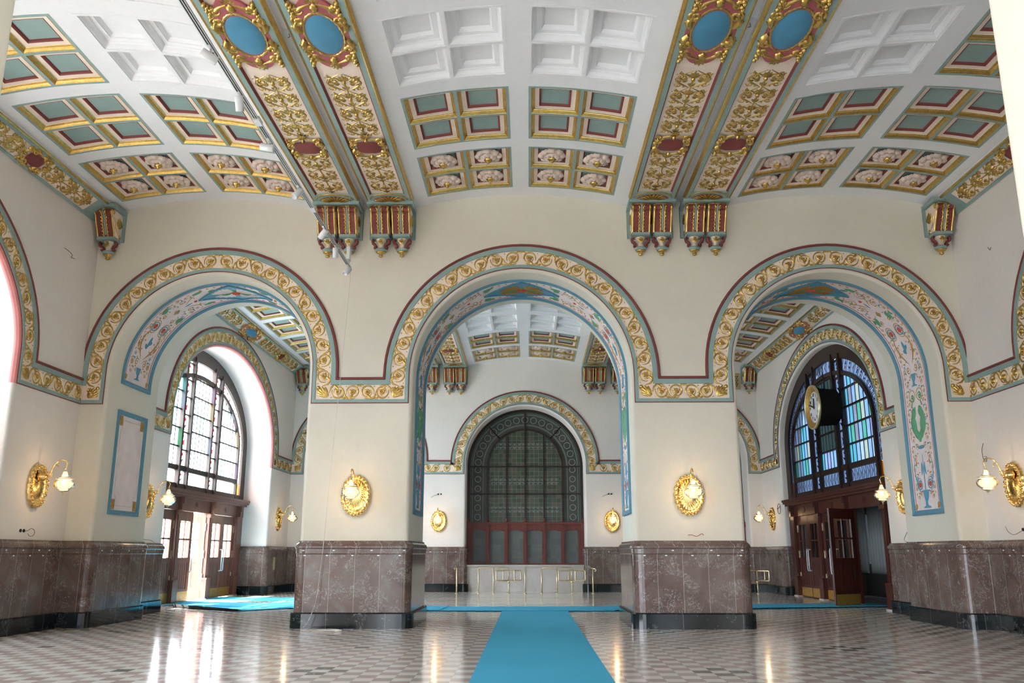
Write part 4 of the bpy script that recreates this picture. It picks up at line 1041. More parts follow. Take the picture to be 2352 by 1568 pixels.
# ------------------------------------------------------------------ painted grotesque panels inside the arches
YM = 21.45; HWM = .80
def mural(o, s_from, s_to, label, full_from):
    """raised, painted relief panel on the reveal; s runs up the left jamb, over the crown and down"""
    P = Path(arch_pts(o, RW_, 0.0, 60)); L = P.L
    M = lambda s, t, h: (lambda q: (q[0], YM+t, q[1]))(P.at(s, -h))
    s0, s1 = s_from, L-s_to
    root = empty('mural_panel', (o['c'], YM, o['zs']+o['b']-RW_)); tag(root, label, 'mural', 'painted panels inside the arches')
    def fin(mb, n, mt): ob = mb.build(n, mt, root); ob.matrix_parent_inverse = Matrix.Translation(root.location).inverted(); return ob
    n = 120; S = [s0+(s1-s0)*i/n for i in range(n+1)]
    def long_strip(mb, prof, mi=0, a=0, b=None):
        mb.grid([[M(s, t, h) for s in S] for t, h in prof], mi)
    b = MB()
    for sg in (-1, 1): long_strip(b, [(sg*HWM, 0), (sg*HWM, .05), (sg*(HWM-.03), .06), (sg*(HWM-.10), .03), (sg*(HWM-.11), .006)])
    for s, d in ((s0, 1), (s1, -1)):
        b.grid([[M(s+d*q, HWM*(-1+2*k/6), h) for k in range(7)] for q, h in ((0, 0), (0, .05), (.03, .06), (.10, .03), (.12, .006))], 0)
    fin(b, 'border', 'sage_blue')
    g = MB(); long_strip(g, [(-HWM+.1, .006), (HWM-.1, .006)]); fin(g, 'ground', 'pink_ground')
    l = MB()
    for sg in (-1, 1): long_strip(l, [(sg*(HWM-.17), .007), (sg*(HWM-.175), .014), (sg*(HWM-.195), .007)])
    fin(l, 'inner_line', 'rose')
    GO, BL, GR, RE, WH = range(5)
    R = Relief(M); rb = R.ribbon
    def rosette_(s, t, r=.07):
        R.blob(s, t, r, r*1.1, n=12, lobes=6, la=.12, h=.03, mi=RE); R.ring(s, t, r*1.5, r*1.6, .018, mi=BL, n=16); R.blob(s, t, r*.3, n=6, h=.045, mi=GO)
    def urn(s, d, sc=1.0, mi=BL):
        prof = [(0, .17), (.03, .17), (.05, .06), (.10, .035), (.15, .05), (.20, .10), (.27, .125), (.33, .13), (.34, .17), (.37, .17)]
        for k in (0,):
            rows = [[M(s+d*a*sc, -w*sc, .008), M(s+d*a*sc, -w*.5*sc, .035), M(s+d*a*sc, 0, .045), M(s+d*a*sc, w*.5*sc, .035), M(s+d*a*sc, w*sc, .008)] for a, w in prof]
            R.mb.grid(rows, mi, False, True)
        for j in (-1, 1): R.spiral(s+d*.30*sc, j*.2*sc, .05*sc, .02, 0, j*1.2, .014, mi=GO)
    def pair(fn):
        for j in (-1, 1): fn(j)
    def block(a, d):
        """ornament of one jamb, d = +1 climbs from the start, -1 comes down the other side"""
        q = lambda x: a+d*x
        for j in (-1, 1): R.blob(q(.20), j*(HWM-.2), .10, .06, n=4, h=.03, mi=GO, rot=pi/4); R.fan(q(.28), j*(HWM-.2), pi if d > 0 else 0, .16, .03, n=5, spread=1.2)
        return q
    for (a, d, lo) in ((s0, 1, s_from), (s1, -1, s_to)):
        q = block(a, d); ang = 0 if d > 0 else pi
        if lo < 3:
            urn(q(.16), d, 1.15)
            rb([(q(.55+.1*i), 0) for i in range(10)], .022, 1, BL, (1, .5))
            for j in (-1, 1):
                rosette_(q(.72), j*.27); R.spiral(q(.75), j*.27, .19, .1, ang+pi, j*.8, .016, mi=BL); R.leaf(q(.95), j*.12, ang+j*.4, .35, .035, curl=-j*.8, mi=BL)
                rb([(q(.4+.25*i), j*(.18+.32*sin(i*.55))) for i in range(6)], .018, .9, BL, (.4, .3)); R.spiral(q(1.45), j*.27, .09, .02, 0, j*1.3, .014, mi=WH); R.spiral(q(1.35), j*.40, .06, .02, 0, -j*1.2, .014, mi=GO)
                R.leaf(q(1.2), j*.38, ang+j*.5, .13, .03, mi=GO); R.spiral(q(1.65), j*.2, .08, .02, 0, j*1.2, .016, mi=GO)
            R.blob(q(1.62), 0, .05, .2, h=.03, mi=BL); rb([(q(1.66-.07*sin(pi*i/8)), -.2+.4*i/8) for i in range(9)], .02, .9, GO, (.8, .8))
            # pair of facing green beasts
            for j in (-1, 1):
                rb([(q(1.75), 0), (q(1.9), j*.05), (q(2.02), j*.19), (q(2.2), j*.29), (q(2.42), j*.27), (q(2.60), j*.12)], .10, .5, GR, (.4, .6))
                R.blob(q(2.18), j*.24, .25, .15, h=.05, mi=GR, n=12, rot=.2*j*d); R.blob(q(2.48), j*.18, .13, .10, h=.06, mi=GR, n=10); R.leaf(q(2.28), j*.33, ang+j*.9, .26, .07, mi=GR); R.leaf(q(1.98), j*.22, ang+pi-j*.7, .22, .05, mi=GR); R.leaf(q(2.52), j*.1, ang, .12, .03, mi=GR)
                R.spiral(q(2.86), j*.2, .10, .02, pi/2, -j*1.4, .026, mi=GR); R.ring(q(2.9), j*.2, .15, .16, .014, mi=GO, n=16); R.leaf(q(2.62), j*.30, ang+j*.6, .18, .03, mi=GR)
                for k in range(4): R.blob(q(2.1+.2*k), j*.50, .03, .02, h=.02, mi=RE if k % 2 else GO, n=5)
                R.spiral(q(1.95), j*.46, .05, .015, 0, j, .012, mi=GO)
            R.blob(q(2.2), 0, .07, .03, h=.03, mi=WH, n=4)
            k0 = 3.12
        else: k0 = .22
        urn(q(k0), d, .85)
        for j in (-1, 1):
            R.spiral(q(k0+.45), j*.2, .11, .02, -j*pi/2, j*1.3, .019, mi=GO); R.spiral(q(k0+.42), j*.45, .08, .02, 0, -j*1.3, .017, mi=GO)
            rb([(q(k0+.55+.13*i), j*(.06+.35*sin(i*.4))) for i in range(8)], .028, .9, GO, (.3, .3)); R.leaf(q(k0+.8), j*.42, ang+j*.5, .2, .035, mi=GO)
            rosette_(q(k0+1.45), j*.24, .085); R.ring(q(k0+1.45), j*.24, .19, .17, .014, n=18, mi=GO)
            R.spiral(q(k0+1.8), j*.22, .09, .02, 0, j*1.2, .018, mi=GO); R.leaf(q(k0+1.8), j*.40, ang+j*.5, .26, .065, mi=GR); R.leaf(q(k0+1.98), j*.44, ang+pi+j*.7, .18, .04, mi=GR)
            for k in range(6): R.leaf(q(k0+1.0+.25*k), j*.55, ang-j*.5, .11, .02, mi=GO)
        for k in range(3): R.leaf(q(k0+.85+.05*k), 0, ang+(k-1)*.9, .22-.04*abs(k-1), .05, mi=BL)
        R.leaf(q(k0+.9), 0, ang, .3, .05, mi=BL)
        R.blob(q(k0+2.05), 0, .10, .10, h=.04, mi=GO, n=4); R.blob(q(k0+2.05), 0, .05, .05, h=.05, mi=BL, n=4)
        k1 = k0+2.3
        half = abs((s0+s1)/2-a)-1.05
        while k1 < half-.25:
            for j in (-1, 1):
                R.spiral(q(k1+.05), j*.27, .10, .02, 0, j*1.4, .016, mi=GO); R.spiral(q(k1+.42), j*.3, .16, .03, pi, j*1.6, .018, mi=WH if o['c'] < 0 else GO)
                rb([(q(k1+.08*i), j*(.05+.06*i)) for i in range(8)], .016, .9, GO, (.3, .3))
                R.leaf(q(k1+.75), j*.3, ang+j*.4, .2, .045, mi=GR)
                R.blob(q(k1+.6), j*.5, .03, .05, mi=GO, n=5)
            R.blob(q(k1+.1), 0, .12, .025, h=.02, mi=BL, n=8); R.blob(q(k1+.3), 0, .05, .05, h=.03, mi=RE, n=8)
            k1 += .95
        for j in (-1, 1):
            R.leaf(q(half+.05), j*.42, ang+j*.15, .3, .05, mi=GR)
            for k in range(4): R.blob(q(half+.3+.18*k), j*(.52), .045-.006*k, .03, mi=GO, n=6, h=.02)
    # lozenge at the crown
    c0 = (s0+s1)/2; m = MB()
    def loz(k): return [(c0+x*k, t*k) for x, t in [(1.0*(1-i/10), .62*(i/10)**1.0) for i in range(10)]+[(-1.0*i/10, .62*(1-i/10)) for i in range(10)]+[(-1.0*(1-i/10), -.62*i/10) for i in range(10)]+[(1.0*i/10, -.62*(1-i/10)) for i in range(10)]]
    o1 = loz(1); o2 = loz(.92)
    m.grid([[M(x, t, .0) for x, t in o1], [M(x, t, .05) for x, t in o1], [M(x, t, .05) for x, t in o2], [M(x, t, .02) for x, t in o2]], 0, True); fin(m, 'lozenge_rim', 'mural_blue')
    m = MB(); m.grid([[M(c0, 0, .022)]*40, [M(c0+(x-c0)*.5, t*.5, .022) for x, t in o2], [M(x, t, .022) for x, t in o2]], 0, True); fin(m, 'lozenge_ground', 'mural_blue')
    gm = WH if o['c'] < 0 else GO
    for sx in (-1, 1):
        for st2 in (-1, 1):
            for k in range(5): R.leaf(c0+sx*.08, st2*.05, atan2(st2*(.15+.16*k), sx*(1-.2*k)), .62-.07*k, .07, mi=gm, hf=.8)
        R.leaf(c0+sx*.12, 0, 0 if sx > 0 else pi, .34, .06, mi=GR, hf=1.2)
        for st2 in (-1, 1): R.blob(c0+sx*.45, st2*.28, .04, h=.04, mi=RE, n=6)
    R.leaf(c0, .05, pi/2, .2, .06, mi=GR, hf=1); R.leaf(c0, -.05, -pi/2, .2, .06, mi=GR, hf=1)
    R.blob(c0, 0, .13, .10, h=.08, mi=RE, n=14, lobes=7, la=.1); R.blob(c0, 0, .05, h=.1, mi=GO, n=8)
    rr = random.Random(4)
    for (a, d, lo) in ((s0, 1, s_from), (s1, -1, s_to)):      # small filling tendrils along both edges
        q = lambda x: a+d*x; end = abs((s0+s1)/2-a)-1.0; x = .42; i = 0
        while x < end:
            for j in (-1, 1):
                t = j*(.47 if i % 2 else .40); m_ = (GO, GO, BL, GO, GO, RE)[i % 6]
                R.spiral(q(x), t, .065, .015, pi*(i % 2), j*d*1.3, .015, mi=GO if m_ == RE else m_)
                R.leaf(q(x+.08), t*.72, (0 if d > 0 else pi)+j*1.0*d, .15, .024, curl=j*d*1.2, mi=(GO, BL, GO, GR)[i % 4])
                R.leaf(q(x+.05), j*.52, (0 if d > 0 else pi)-j*.5*d, .10, .018, mi=GO)
                R.blob(q(x+.14), t*.55, .022, n=5, h=.02, mi=(RE, GO, BL)[i % 3])
                R.ribbon([(q(x+.04*k), t*.6+j*.09*sin(k*.8)) for k in range(6)], .011, .9, GO, (.4, .3))
            x += .23; i += 1
    names_ = ['gilt_tendrils', 'blue_ornament', 'green_beasts', 'red_rosettes', 'white_ornament']; cols_ = ['dull_gold', 'mural_blue', 'mural_green', 'mural_red', 'wall_pale']
    for k in range(5):
        sub = MB(); mp = {}
        for f, mi_, sm_ in zip(R.mb.f, R.mb.m, R.mb.sm):
            if mi_ != k: continue
            g_ = []
            for v in f:
                if v not in mp: mp[v] = len(sub.v); sub.v.append(R.mb.v[v])
                g_.append(mp[v])
            sub.f.append(g_); sub.m.append(0); sub.sm.append(sm_)
        if sub.f: fin(sub, names_[k], cols_[k])
    return P
mural(MID, 2.5, 2.5, 'painted relief panel lining the middle arch, seen edge-on along both jambs', 0)
mural(RGT, 2.5, 2.5, 'painted relief panel lining the right arch, green beasts on its right jamb', 0)
P_ = mural(LFT, 5.62, 5.62, 'painted relief panel lining the left arch, ending above the empty pink panel', 0)
# empty pink panel on the left jamb of the left arch
for (x, nx, lb) in ((LFT['c']-LFT['a']+RW_, 1, 'empty pink panel with blue border and gold corners on the left arch jamb'),):
    root = empty('jamb_panel', (x, YM, 3.74)); tag(root, lb, 'panel')
    E2 = lambda t, z, h: (h*nx, t, z-3.74)
    def rim(mb, e0, prof, z0=2.5, z1=4.98, w=HWM):
        rows = []
        for e, h in prof: rows.append([E2(-w+e, z0+e, h), E2(w-e, z0+e, h), E2(w-e, z1-e, h), E2(-w+e, z1-e, h)])
        mb.grid(rows, 0, True)
    m = MB(); rim(m, 0, [(0, 0), (0, .05), (.03, .06), (.10, .03), (.11, .006)]); m.build('border', 'sage_blue', root)
    m = MB(); m.quad(E2(-.7, 2.6, .007), E2(.7, 2.6, .007), E2(.7, 4.88, .007), E2(-.7, 4.88, .007)); m.build('ground', 'pink_ground', root)
    m = MB(); pts = [(-.56, 2.95), (-.46, 2.95), (-.46, 2.72), (.46, 2.72), (.46, 2.95), (.56, 2.95), (.56, 4.53), (.46, 4.53), (.46, 4.76), (-.46, 4.76), (-.46, 4.53), (-.56, 4.53)]
    m.tube([E2(a, b, .008) for a, b in pts+[pts[0]]], .010, 4); m.build('inner_line', 'cream_ground', root)
    for j in (-1, 1):
        for z in (2.74, 4.74):
            R = Relief(lambda s, t, h: E2(s, t, .008+h)); 
            R.mb.box(*([.006, .014]+[j*.58-.085, j*.58+.085]+[z-.12-3.74, z+.12-3.74])); R.blob(j*.58, z, .05, h=.03, n=8, lobes=4)
            for k in range(4): R.leaf(j*.58, z, pi/4+k*pi/2, .11, .03)
            R.mb.build('gold_corner', 'dull_gold', root)

# ------------------------------------------------------------------ wall lamps
def make_sconce():
    root = empty('wall_lamp')
    M = lambda s, t, h: (s, -.065-h, t); M_in = lambda s, t, h: (s, -.035-h, t)
    R = Relief(M); ov = MB(); rows = []
    n = 72
    for k, h in ((1.0, -.02), (1.0, .03), (.93, .075), (.84, .085), (.76, .06), (.70, .045), (.60, .035), (.3, .02), (.02, .015)):
        row = []
        for i in range(n):
            t = 2*pi*i/n; lob = (1+.035*cos(18*t)) if k > .8 else 1; fl = .012*cos(24*t) if .15 < k < .72 else 0
            row.append((.34*k*lob*cos(t), -.0-h-fl, .465*k*lob*sin(t)))
        rows.append(row)
    ov.grid(rows, 0, True, True); ov.build('backplate', 'gilt_bright', root)
    for i in range(26):
        t = 2*pi*i/26; R.blob(.30*cos(t), .415*sin(t), .035, .028, rot=t, h=.045+.02*(i % 2), n=6)
        R.leaf(.325*cos(t), .445*sin(t), t+1.9, .07, .018, hf=2.5)
    R.M = M_in
    for i in range(19):
        t = pi*.93+pi*1.14*(i+.5)/19; R.leaf(.02*cos(t), .10+.02*sin(t), atan2(.40*sin(t), .26*cos(t)), .22+.16*abs(sin(t)), .021, hf=1.9)
    R.M = M
    R.blob(0, .20, .09, .09, h=.16, n=12, lobes=6, la=.1); R.mb.build('wreath', 'gilt_bright', root)
    a = MB(); pts = [(0, -.10, .17), (0, -.20, .15), (0, -.27, .20), (0, -.30, .30), (0, -.34, .42), (0, -.42, .52), (0, -.52, .555), (0, -.60, .53), (0, -.635, .46), (0, -.62, .40), (0, -.61, .36)]
    P3 = []
    for i in range(len(pts)-1):
        for k in range(3): P3.append(tuple(pts[i][q]+(pts[i+1][q]-pts[i][q])*k/3 for q in range(3)))
    P3.append(pts[-1]); a.tube(P3, .014, 8)
    a.tube([(0, -.27-.05*cos(t), .24+.05*sin(t)) for t in [q*.5 for q in range(13)]], .012, 6)
    a.tube([(0, -.36, .45), (0, -.42, .44), (0, -.45, .40), (0, -.43, .37)], .008, 6)
    a.tube([(0, -.61+.02*cos(t), .345+.02*sin(t)) for t in [q*.7 for q in range(10)]], .005, 5)
    a.build('arm', 'gilt_bright', root)
    c = (0, -.61, 0)
    s = MB(); s.lathe([(.012, .33), (.035, .315), (.045, .30), (.02, .29)], c, 16); s.lathe([(.165, .158), (.175, .15), (.165, .14)], c, 32)
    s.lathe([(.05, -.11), (.042, -.135), (.02, -.15), (.012, -.165)], c, 12); s.tube([(.022*cos(t), -.61, -.185+.022*sin(t)) for t in [q*.63 for q in range(11)]], .005, 5); s.build('brass_fitting', 'brass', root)
    g = MB(); g.lathe([(.04, .30), (.055, .265), (.065, .23), (.12, .175), (.165, .155), (.148, .14), (.15, .122), (.18, .10), (.20, .07), (.207, .035), (.20, .0), (.18, -.035), (.145, -.065), (.122, -.078), (.118, -.095), (.09, -.115), (.05, -.125)], c, 96, flute=(24, .012)); g.build('lamp_shade', 'lamp_glass', root)
    b = MB(); b.lathe([(.005, .13), (.03, .11), (.042, .08), (.035, .045), (.012, .03)], c, 12); b.build('bulb', 'bulb_glow', root)
    ld = bpy.data.lights.new('lamp_light', 'POINT'); ld.energy = 22; ld.color = (1, .68, .40); ld.shadow_soft_size = .045
    lo = bpy.data.objects.new('lamp_light', ld); COL.objects.link(lo); lo.parent = root; lo.location = (0, -.61, .085)
    return root
sc0 = make_sconce(); usedS = False
for (x, y, z, rz, lb) in (
    (-3.775, D0, 2.88, 0, 'lit gilt wall lamp on the left pier, beside the hanging white cable'),
    (3.775, D0, 2.88, 0, 'lit gilt wall lamp on the right pier, above the red wire'),
    (-XW, 18.63, 3.0, pi/2, 'lit gilt wall lamp at the far left of the near hall'),
    (XW, 18.63, 3.0, -pi/2, 'lit gilt wall lamp at the far right of the near hall, edge of frame'),
    (-XW, 24.15, 3.0, pi/2, 'lit gilt wall lamp left of the sunlit entrance, beyond the pink panel'),
    (XW, 24.2, 3.1, -pi/2, 'lit gilt wall lamp right of the clock window, beyond the arch jamb'),
    (-XW, 37.1, 3.0, pi/2, 'small lit wall lamp between the sunlit entrance and the far corner'),
    (XW, 37.3, 3.0, -pi/2, 'small lit wall lamp left of the clock window in the far corner'),
    (-3.775, DB, 2.96, 0, 'small lit wall lamp on the far wall, left of the ticket window'),
    (3.775, DB, 2.96, 0, 'small lit wall lamp on the far wall, right of the ticket window')):
    o = copy_tree(sc0) if usedS else sc0; usedS = True; o.location = (x, y, z); o.rotation_euler = (0, 0, rz); tag(o, lb, 'wall lamp', 'gilt shell wall lamps')

# ------------------------------------------------------------------ spotlight track under the left beams
TX, TZ = -4.03, 8.13
root = empty('light_track', (TX, 12.5, TZ)); tag(root, 'long white lighting track hanging under the left beams', 'lighting track')
m = MB(); y0, y1 = -6.0, 7.0
for a, b in ((-.036, -.028), (-.005, .005), (.028, .036)): m.box(a, b, y0, y1, -.012, .02)
m.box(-.036, .036, y0, y1, .012, .02); m.build('rail', 'white_metal', root)
m = MB(); m.box(-.028, -.005, y0, y1, .002, .012); m.box(.005, .028, y0, y1, .002, .012); m.build('slot', 'black', root)
m = MB(); m.box(-.05, .05, -.3, -.1, -.035, .04); m.box(-.05, .05, 3.3, 3.45, -.035, .04); m.build('joint', 'white_metal', root)
m = MB()
for y in (-5, 6.6): m.tube([(0, y, .02), (0, y, 1.66)], .0015, 5)
m.build('suspension_wire', 'white_metal', root)
m = MB(); m.box(-.0, .07, 6.55, 6.75, .08, .38); m.tube([(.03, 6.6, .08), (.03, 6.7, .03)], .02, 6); m.build('feed_box', 'white_metal', root)
def make_spot():
    r = empty('spotlight'); b = MB(); b.tube([(0, 0, -.02), (0, 0, -.09)], .012, 8); b.box(-.02, .02, -.08, .08, -.03, -.016); b.build('mount', 'white_metal', r)
    s = MB(); s.tube([(0, -.02, 0), (0, -.02, .01), (0, -.02, .015)], .0001, 4); d = MB()
    d.lathe([(.0, .10), (.055, .10), (.062, .09), (.062, -.12), (.052, -.125), (.050, -.10), (.0, -.095)], n=24); h = d.build('lamp_head', 'white_metal', r); h.location = (0, 0, -.15)
    return r, h
sp0, hd0 = make_spot(); usedP = False
spots = [(10.25, (1.9, 0, 2.2)), (11.45, (.5, 0, 0)), (12.9, (1.75, 0, 1.5)), (14.75, (.7, 0, 2.5)), (16.8, (.9, 0, 1.0)), (17.95, (.25, 0, 0)), (19.25, (.7, 0, 2.6))]
names = ['nearest the viewer, turned sideways', 'second from the viewer, pointing along it', 'third from the viewer, turned to the left', 'fourth from the viewer, before the left corbel', 'fifth from the viewer, before the twin corbel', 'sixth from the viewer, pointing down', 'last one at the far end of the track']
for (y, rot), nm in zip(spots, names):
    if usedP: o = copy_tree(sp0)
    else: o = sp0; usedP = True
    o.location = (TX, y, TZ)
    for ch in children(o):
        if ch.name.startswith('lamp_head'): ch.rotation_euler = rot
    tag(o, 'white track spotlight, '+nm, 'spotlight', 'spotlights on the track')

# ------------------------------------------------------------------ cables, wires, sockets
def wire(name, pts, r, mat, label, cat='wire', sm=4):
    P = [Vector(p) for p in pts]; res = []
    for i in range(len(P)-1):
        p0, p1, p2, p3 = P[max(i-1, 0)], P[i], P[i+1], P[min(i+2, len(P)-1)]
        for k in range(sm):
            t = k/sm; res.append(.5*((2*p1)+(-p0+p2)*t+(2*p0-5*p1+4*p2-p3)*t*t+(-p0+3*p1-3*p2+p3)*t**3))
    res.append(P[-1]); m = MB(); m.tube(res, r, 6, 0); o = m.build(name, mat); tag(o, label, cat); return o
coil = [(-4.30+.30*cos(t*.9)+.05*t*.2, 19.42+.20*sin(t*.9)+.02*cos(t*3), .012+.004*(i % 3)) for i, t in enumerate([q*.6 for q in range(34)])]
wire('hanging_cable', [(TX, 19.53, TZ-.05), (-4.08, 19.75, 7.6), (-4.2, 19.8, 5.6), (-4.28, 19.82, 4.2), (-4.36, 19.84, 2.8), (-4.40, 19.82, 1.92), (-4.46, 19.86, 1.2), (-4.50, 19.78, .6), (-4.62, 19.6, .15), (-4.72, 19.45, .02), (-4.5, 19.5, .015)]+coil, .006, 'cord_white', 'thin white cable hanging from the track to a coil by the left pier', 'cable')
m = MB(); m.tube([(-3.93, 19.18, .025), (-3.78, 19.20, .025)], .022, 8); o = m.build('cable_plug', 'cord_white'); tag(o, 'small white plug at the end of the coiled cable', 'plug')
def curl(E_, u, z, r, n=1.2): return [E_(u+r*cos(t), z+r*sin(t), -.02-.01*t) for t in [pi+q*.5 for q in range(int(n*12))]]
def socket(E_, u, z, label, mat='cord_dark', k=1, wl='wire'):
    m = MB()
    for j in (-1, 1):
        c = E_(u+j*.06, z, 0); a = E_(u+j*.06, z, -.02); m.tube([c, a], .035, 10)
    o = m.build('junction_hole', 'black'); tag(o, label, 'socket')
socket(E_left, 18.33, 2.06, 'pair of black junction holes low on the near left wall')
wire('loose_wire', [E_left(18.42, 2.05, -.02)]+[E_left(18.62+.13*cos(t), 2.03+.08*sin(t), -.04) for t in [2.6-q*.6 for q in range(10)]], .005, 'cord_dark', 'thin looped wire beside the black holes on the near left wall')
socket(E_right, 18.55, 2.08, 'pair of black junction holes at the right edge of the frame')
wire('loose_wire', [E_right(18.65, 2.05, -.02), E_right(18.9, 1.98, -.05), E_right(19.1, 2.05, -.06), E_right(19.2, 2.16, -.05)], .005, 'cord_dark', 'thin dark wire beside the black holes at the right edge')
wire('loose_wire', [E_left(18.55, 8.34, -.01), E_left(18.7, 8.30, -.06), E_left(18.85, 8.26, -.05), E_left(18.8, 8.2, -.05), E_left(18.95, 8.22, -.06)], .006, 'cord_dark', 'short wire stub high on the near left wall')
wire('loose_wire', [E_right(18.5, 8.2, -.01), E_right(18.4, 8.14, -.05), E_right(18.35, 8.08, -.05), E_right(18.3, 8.12, -.05)], .006, 'cord_dark', 'short wire stub high on the near right wall')
wire('loose_wire', [E_right(19.75, 4.0, -.01), E_right(19.78, 3.85, -.04), E_right(19.75, 3.66, -.05), E_right(19.62, 3.58, -.06), E_right(19.58, 3.68, -.06), E_right(19.7, 3.7, -.05)], .006, 'cord_dark', 'dangling looped wire above the right dado, near the corner')
wire('loose_wire', [(3.72, D0-.01, 2.0), (3.80, D0-.05, 2.0), (3.9, D0-.07, 1.97), (4.02, D0-.06, 2.03), (4.05, D0-.05, 1.99)], .007, 'cord_red', 'short red wire on the right pier just above the dado')
wire('loose_wire', [E_left(24.0, 2.1, -.01), E_left(24.1, 1.98, -.05), E_left(24.5, 1.96, -.06), E_left(24.9, 1.9, -.03)], .006, 'cord_dark', 'small drooping wire below the lamp by the sunlit entrance')
wire('loose_wire', [E_right(24.2, 2.2, -.01), E_right(24.3, 1.95, -.1), E_right(23.9, 1.9, -.12), E_right(23.7, 2.02, -.12), E_right(23.9, 2.05, -.08)], .006, 'cord_dark', 'curled wire over the dado by the right arch jamb')
for x, nm in ((-3.75, 'left'), (3.72, 'right')):
    socket(EB, x, 4.13, 'two tiny black holes high on the far wall, %s of the ticket window' % nm)
    wire('loose_wire', [EB(x-.05, 4.12, -.02), EB(x-.2, 4.08, -.05), EB(x-.35, 4.0, -.05)], .008, 'cord_dark', 'tiny wire by the black holes on the far wall, %s side' % nm)
wire('loose_wire', [E_right(36.2, 3.45, -.02)]+[E_right(36.1+.22*cos(t), 3.35+.2*sin(t), -.08) for t in [q*.6 for q in range(18)]], .012, 'cord_dark', 'grey coil of wire by the small lamp left of the clock window')
wire('floor_cord', [(-10.05, 19.5, .02), (-9.9, 19.35, .05), (-9.75, 19.45, .02), (-9.55, 19.5, .02), (-9.35, 19.6, .02)], .012, 'cord_dark', 'dark cord end on the floor at the left corner plinth', 'cord')
wire('floor_cord', [(10.1, 19.4, .03), (10.0, 19.2, .12), (10.05, 19.0, .03), (9.95, 18.85, .10), (10.0, 18.6, .03)], .018, 'cord_dark', 'tangled dark cord on the floor at the right corner plinth', 'cord')
# paper tags on the dado
tm = MB(); tm.box(-.025, .025, -.004, 0, -.014, .014); t0 = tm.build('paper_tag', 'tag_white'); usedT = False
ORD = ['first', 'second', 'third', 'fourth', 'fifth']; tcount = {}
def put_tag(x, y, z, rz, label, grp):
    global usedT
    k_ = tcount.get(grp, 0); tcount[grp] = k_+1; label = label.replace('on the far wall dado, ', '').replace('small white paper', 'white paper').replace('tiny white paper', 'tiny paper')+', '+ORD[k_]+' '+('from the middle arch' if 'pier' in grp or 'far' in grp else 'from the viewer')
    o = t0.copy() if usedT else t0
    if usedT: COL.objects.link(o)
    usedT = True; o.location = (x, y, z); o.rotation_euler = (0, 0, rz); tag(o, label, 'paper tag', grp)
for sg, nm in ((-1, 'left'), (1, 'right')):
    for i, x in enumerate((2.62, 3.35, 4.2, 4.88)): put_tag(sg*x, D0-.102, 1.665, 0, 'small white paper tag on the dado cap of the %s pier' % nm, 'upper tags %s pier' % nm)
    for i, x in enumerate((2.72, 3.2, 3.78, 4.35, 4.85)): put_tag(sg*x, D0-.087, 1.555, 0, 'small white paper tag under the dado cap of the %s pier' % nm, 'lower tags %s pier' % nm)
    for y in (17.7, 18.3, 18.9, 19.3): put_tag(sg*(XW-.102), y, 1.665, -sg*pi/2, 'small white paper tag on the dado cap of the near %s wall' % nm, 'upper tags near %s wall' % nm)
    for y in (18.0, 18.6, 19.1): put_tag(sg*(XW-.087), y, 1.555, -sg*pi/2, 'small white paper tag under the dado cap of the near %s wall' % nm, 'lower tags near %s wall' % nm)
    for y in (20.4, 20.9, 21.8, 22.6): put_tag(sg*(9.74-.102), y, 1.665, -sg*pi/2, 'small white paper tag on the dado of the %s arch jamb' % nm, 'tags on the %s jamb' % nm)
    for x in (3.0, 3.6, 4.1, 4.7): put_tag(sg*x, DB-.104, 1.665, 0, 'tiny white paper tag on the far wall dado, %s of the ticket window' % nm, 'tags far wall %s' % nm)

# ------------------------------------------------------------------ clock before the right window
root = empty('station_clock', (9.72, 29.25, 6.38)); tag(root, 'round station clock with brass rim hanging before the bluish window', 'clock')
rot = Matrix.Rotation(0, 3, 'Z')
def CL(r, x): return (x, r)
def disc(prof, mat, nm, n=48, flute=None):
    m = MB(); rows = [[(x, r*cos(2*pi*k/n), r*sin(2*pi*k/n)) for k in range(n)] for r, x in prof]; m.grid(rows, 0, True, True); return m.build(nm, mat, root)
disc([(.70, .02), (.71, .12), (.64, .20), (.60, .75), (.50, .84), (.0, .86)], 'clock_body', 'case')
disc([(.745, .05), (.755, .0), (.74, -.03), (.70, -.035), (.69, -.01)], 'brass', 'rim')
disc([(.69, -.005), (.60, .05), (.52, .075)], 'dull_gold', 'inner_ring')
disc([(.53, .075), (.50, .07), (.0, .07)], 'clock_face', 'dial')
m = MB()
def dquad(m, a, L0, L1, w, x=.055):
    ca, sa = cos(a), sin(a); pts = []
    for L, s in ((L0, -1), (L1, -1), (L1, 1), (L0, 1)): pts.append((x, -(sin(a)*L+cos(a)*s*w), cos(a)*L-sin(a)*s*w))
    m.add(pts+[(x+.01, q[1], q[2]) for q in pts], [(0, 1, 2, 3), (0, 1, 5, 4), (1, 2, 6, 5), (2, 3, 7, 6), (3, 0, 4, 7)])
dquad(m, radians(287), -.08, .47, .028, .035); m.build('minute_hand', 'black', root)
m = MB(); dquad(m, radians(5), -.06, .30, .035, .045); m.build('hour_hand', 'black', root)
for i in range(12):
    cu = bpy.data.curves.new('numeral', 'FONT'); cu.body = str(i or 12); cu.size = .15; cu.align_x = 'CENTER'; cu.align_y = 'CENTER'; cu.extrude = .004; cu.materials.append(MATS['black'])
    t = 2*pi*i/12; o1_ = bpy.data.objects.new('numeral', cu); COL.objects.link(o1_); me_ = bpy.data.meshes.new_from_object(o1_.evaluated_get(bpy.context.evaluated_depsgraph_get())); bpy.data.objects.remove(o1_); o = bpy.data.objects.new('numeral', me_); COL.objects.link(o); o.parent = root; o.location = (.06, -.41*sin(t), .41*cos(t)); o.rotation_euler = (pi/2, 0, -pi/2)
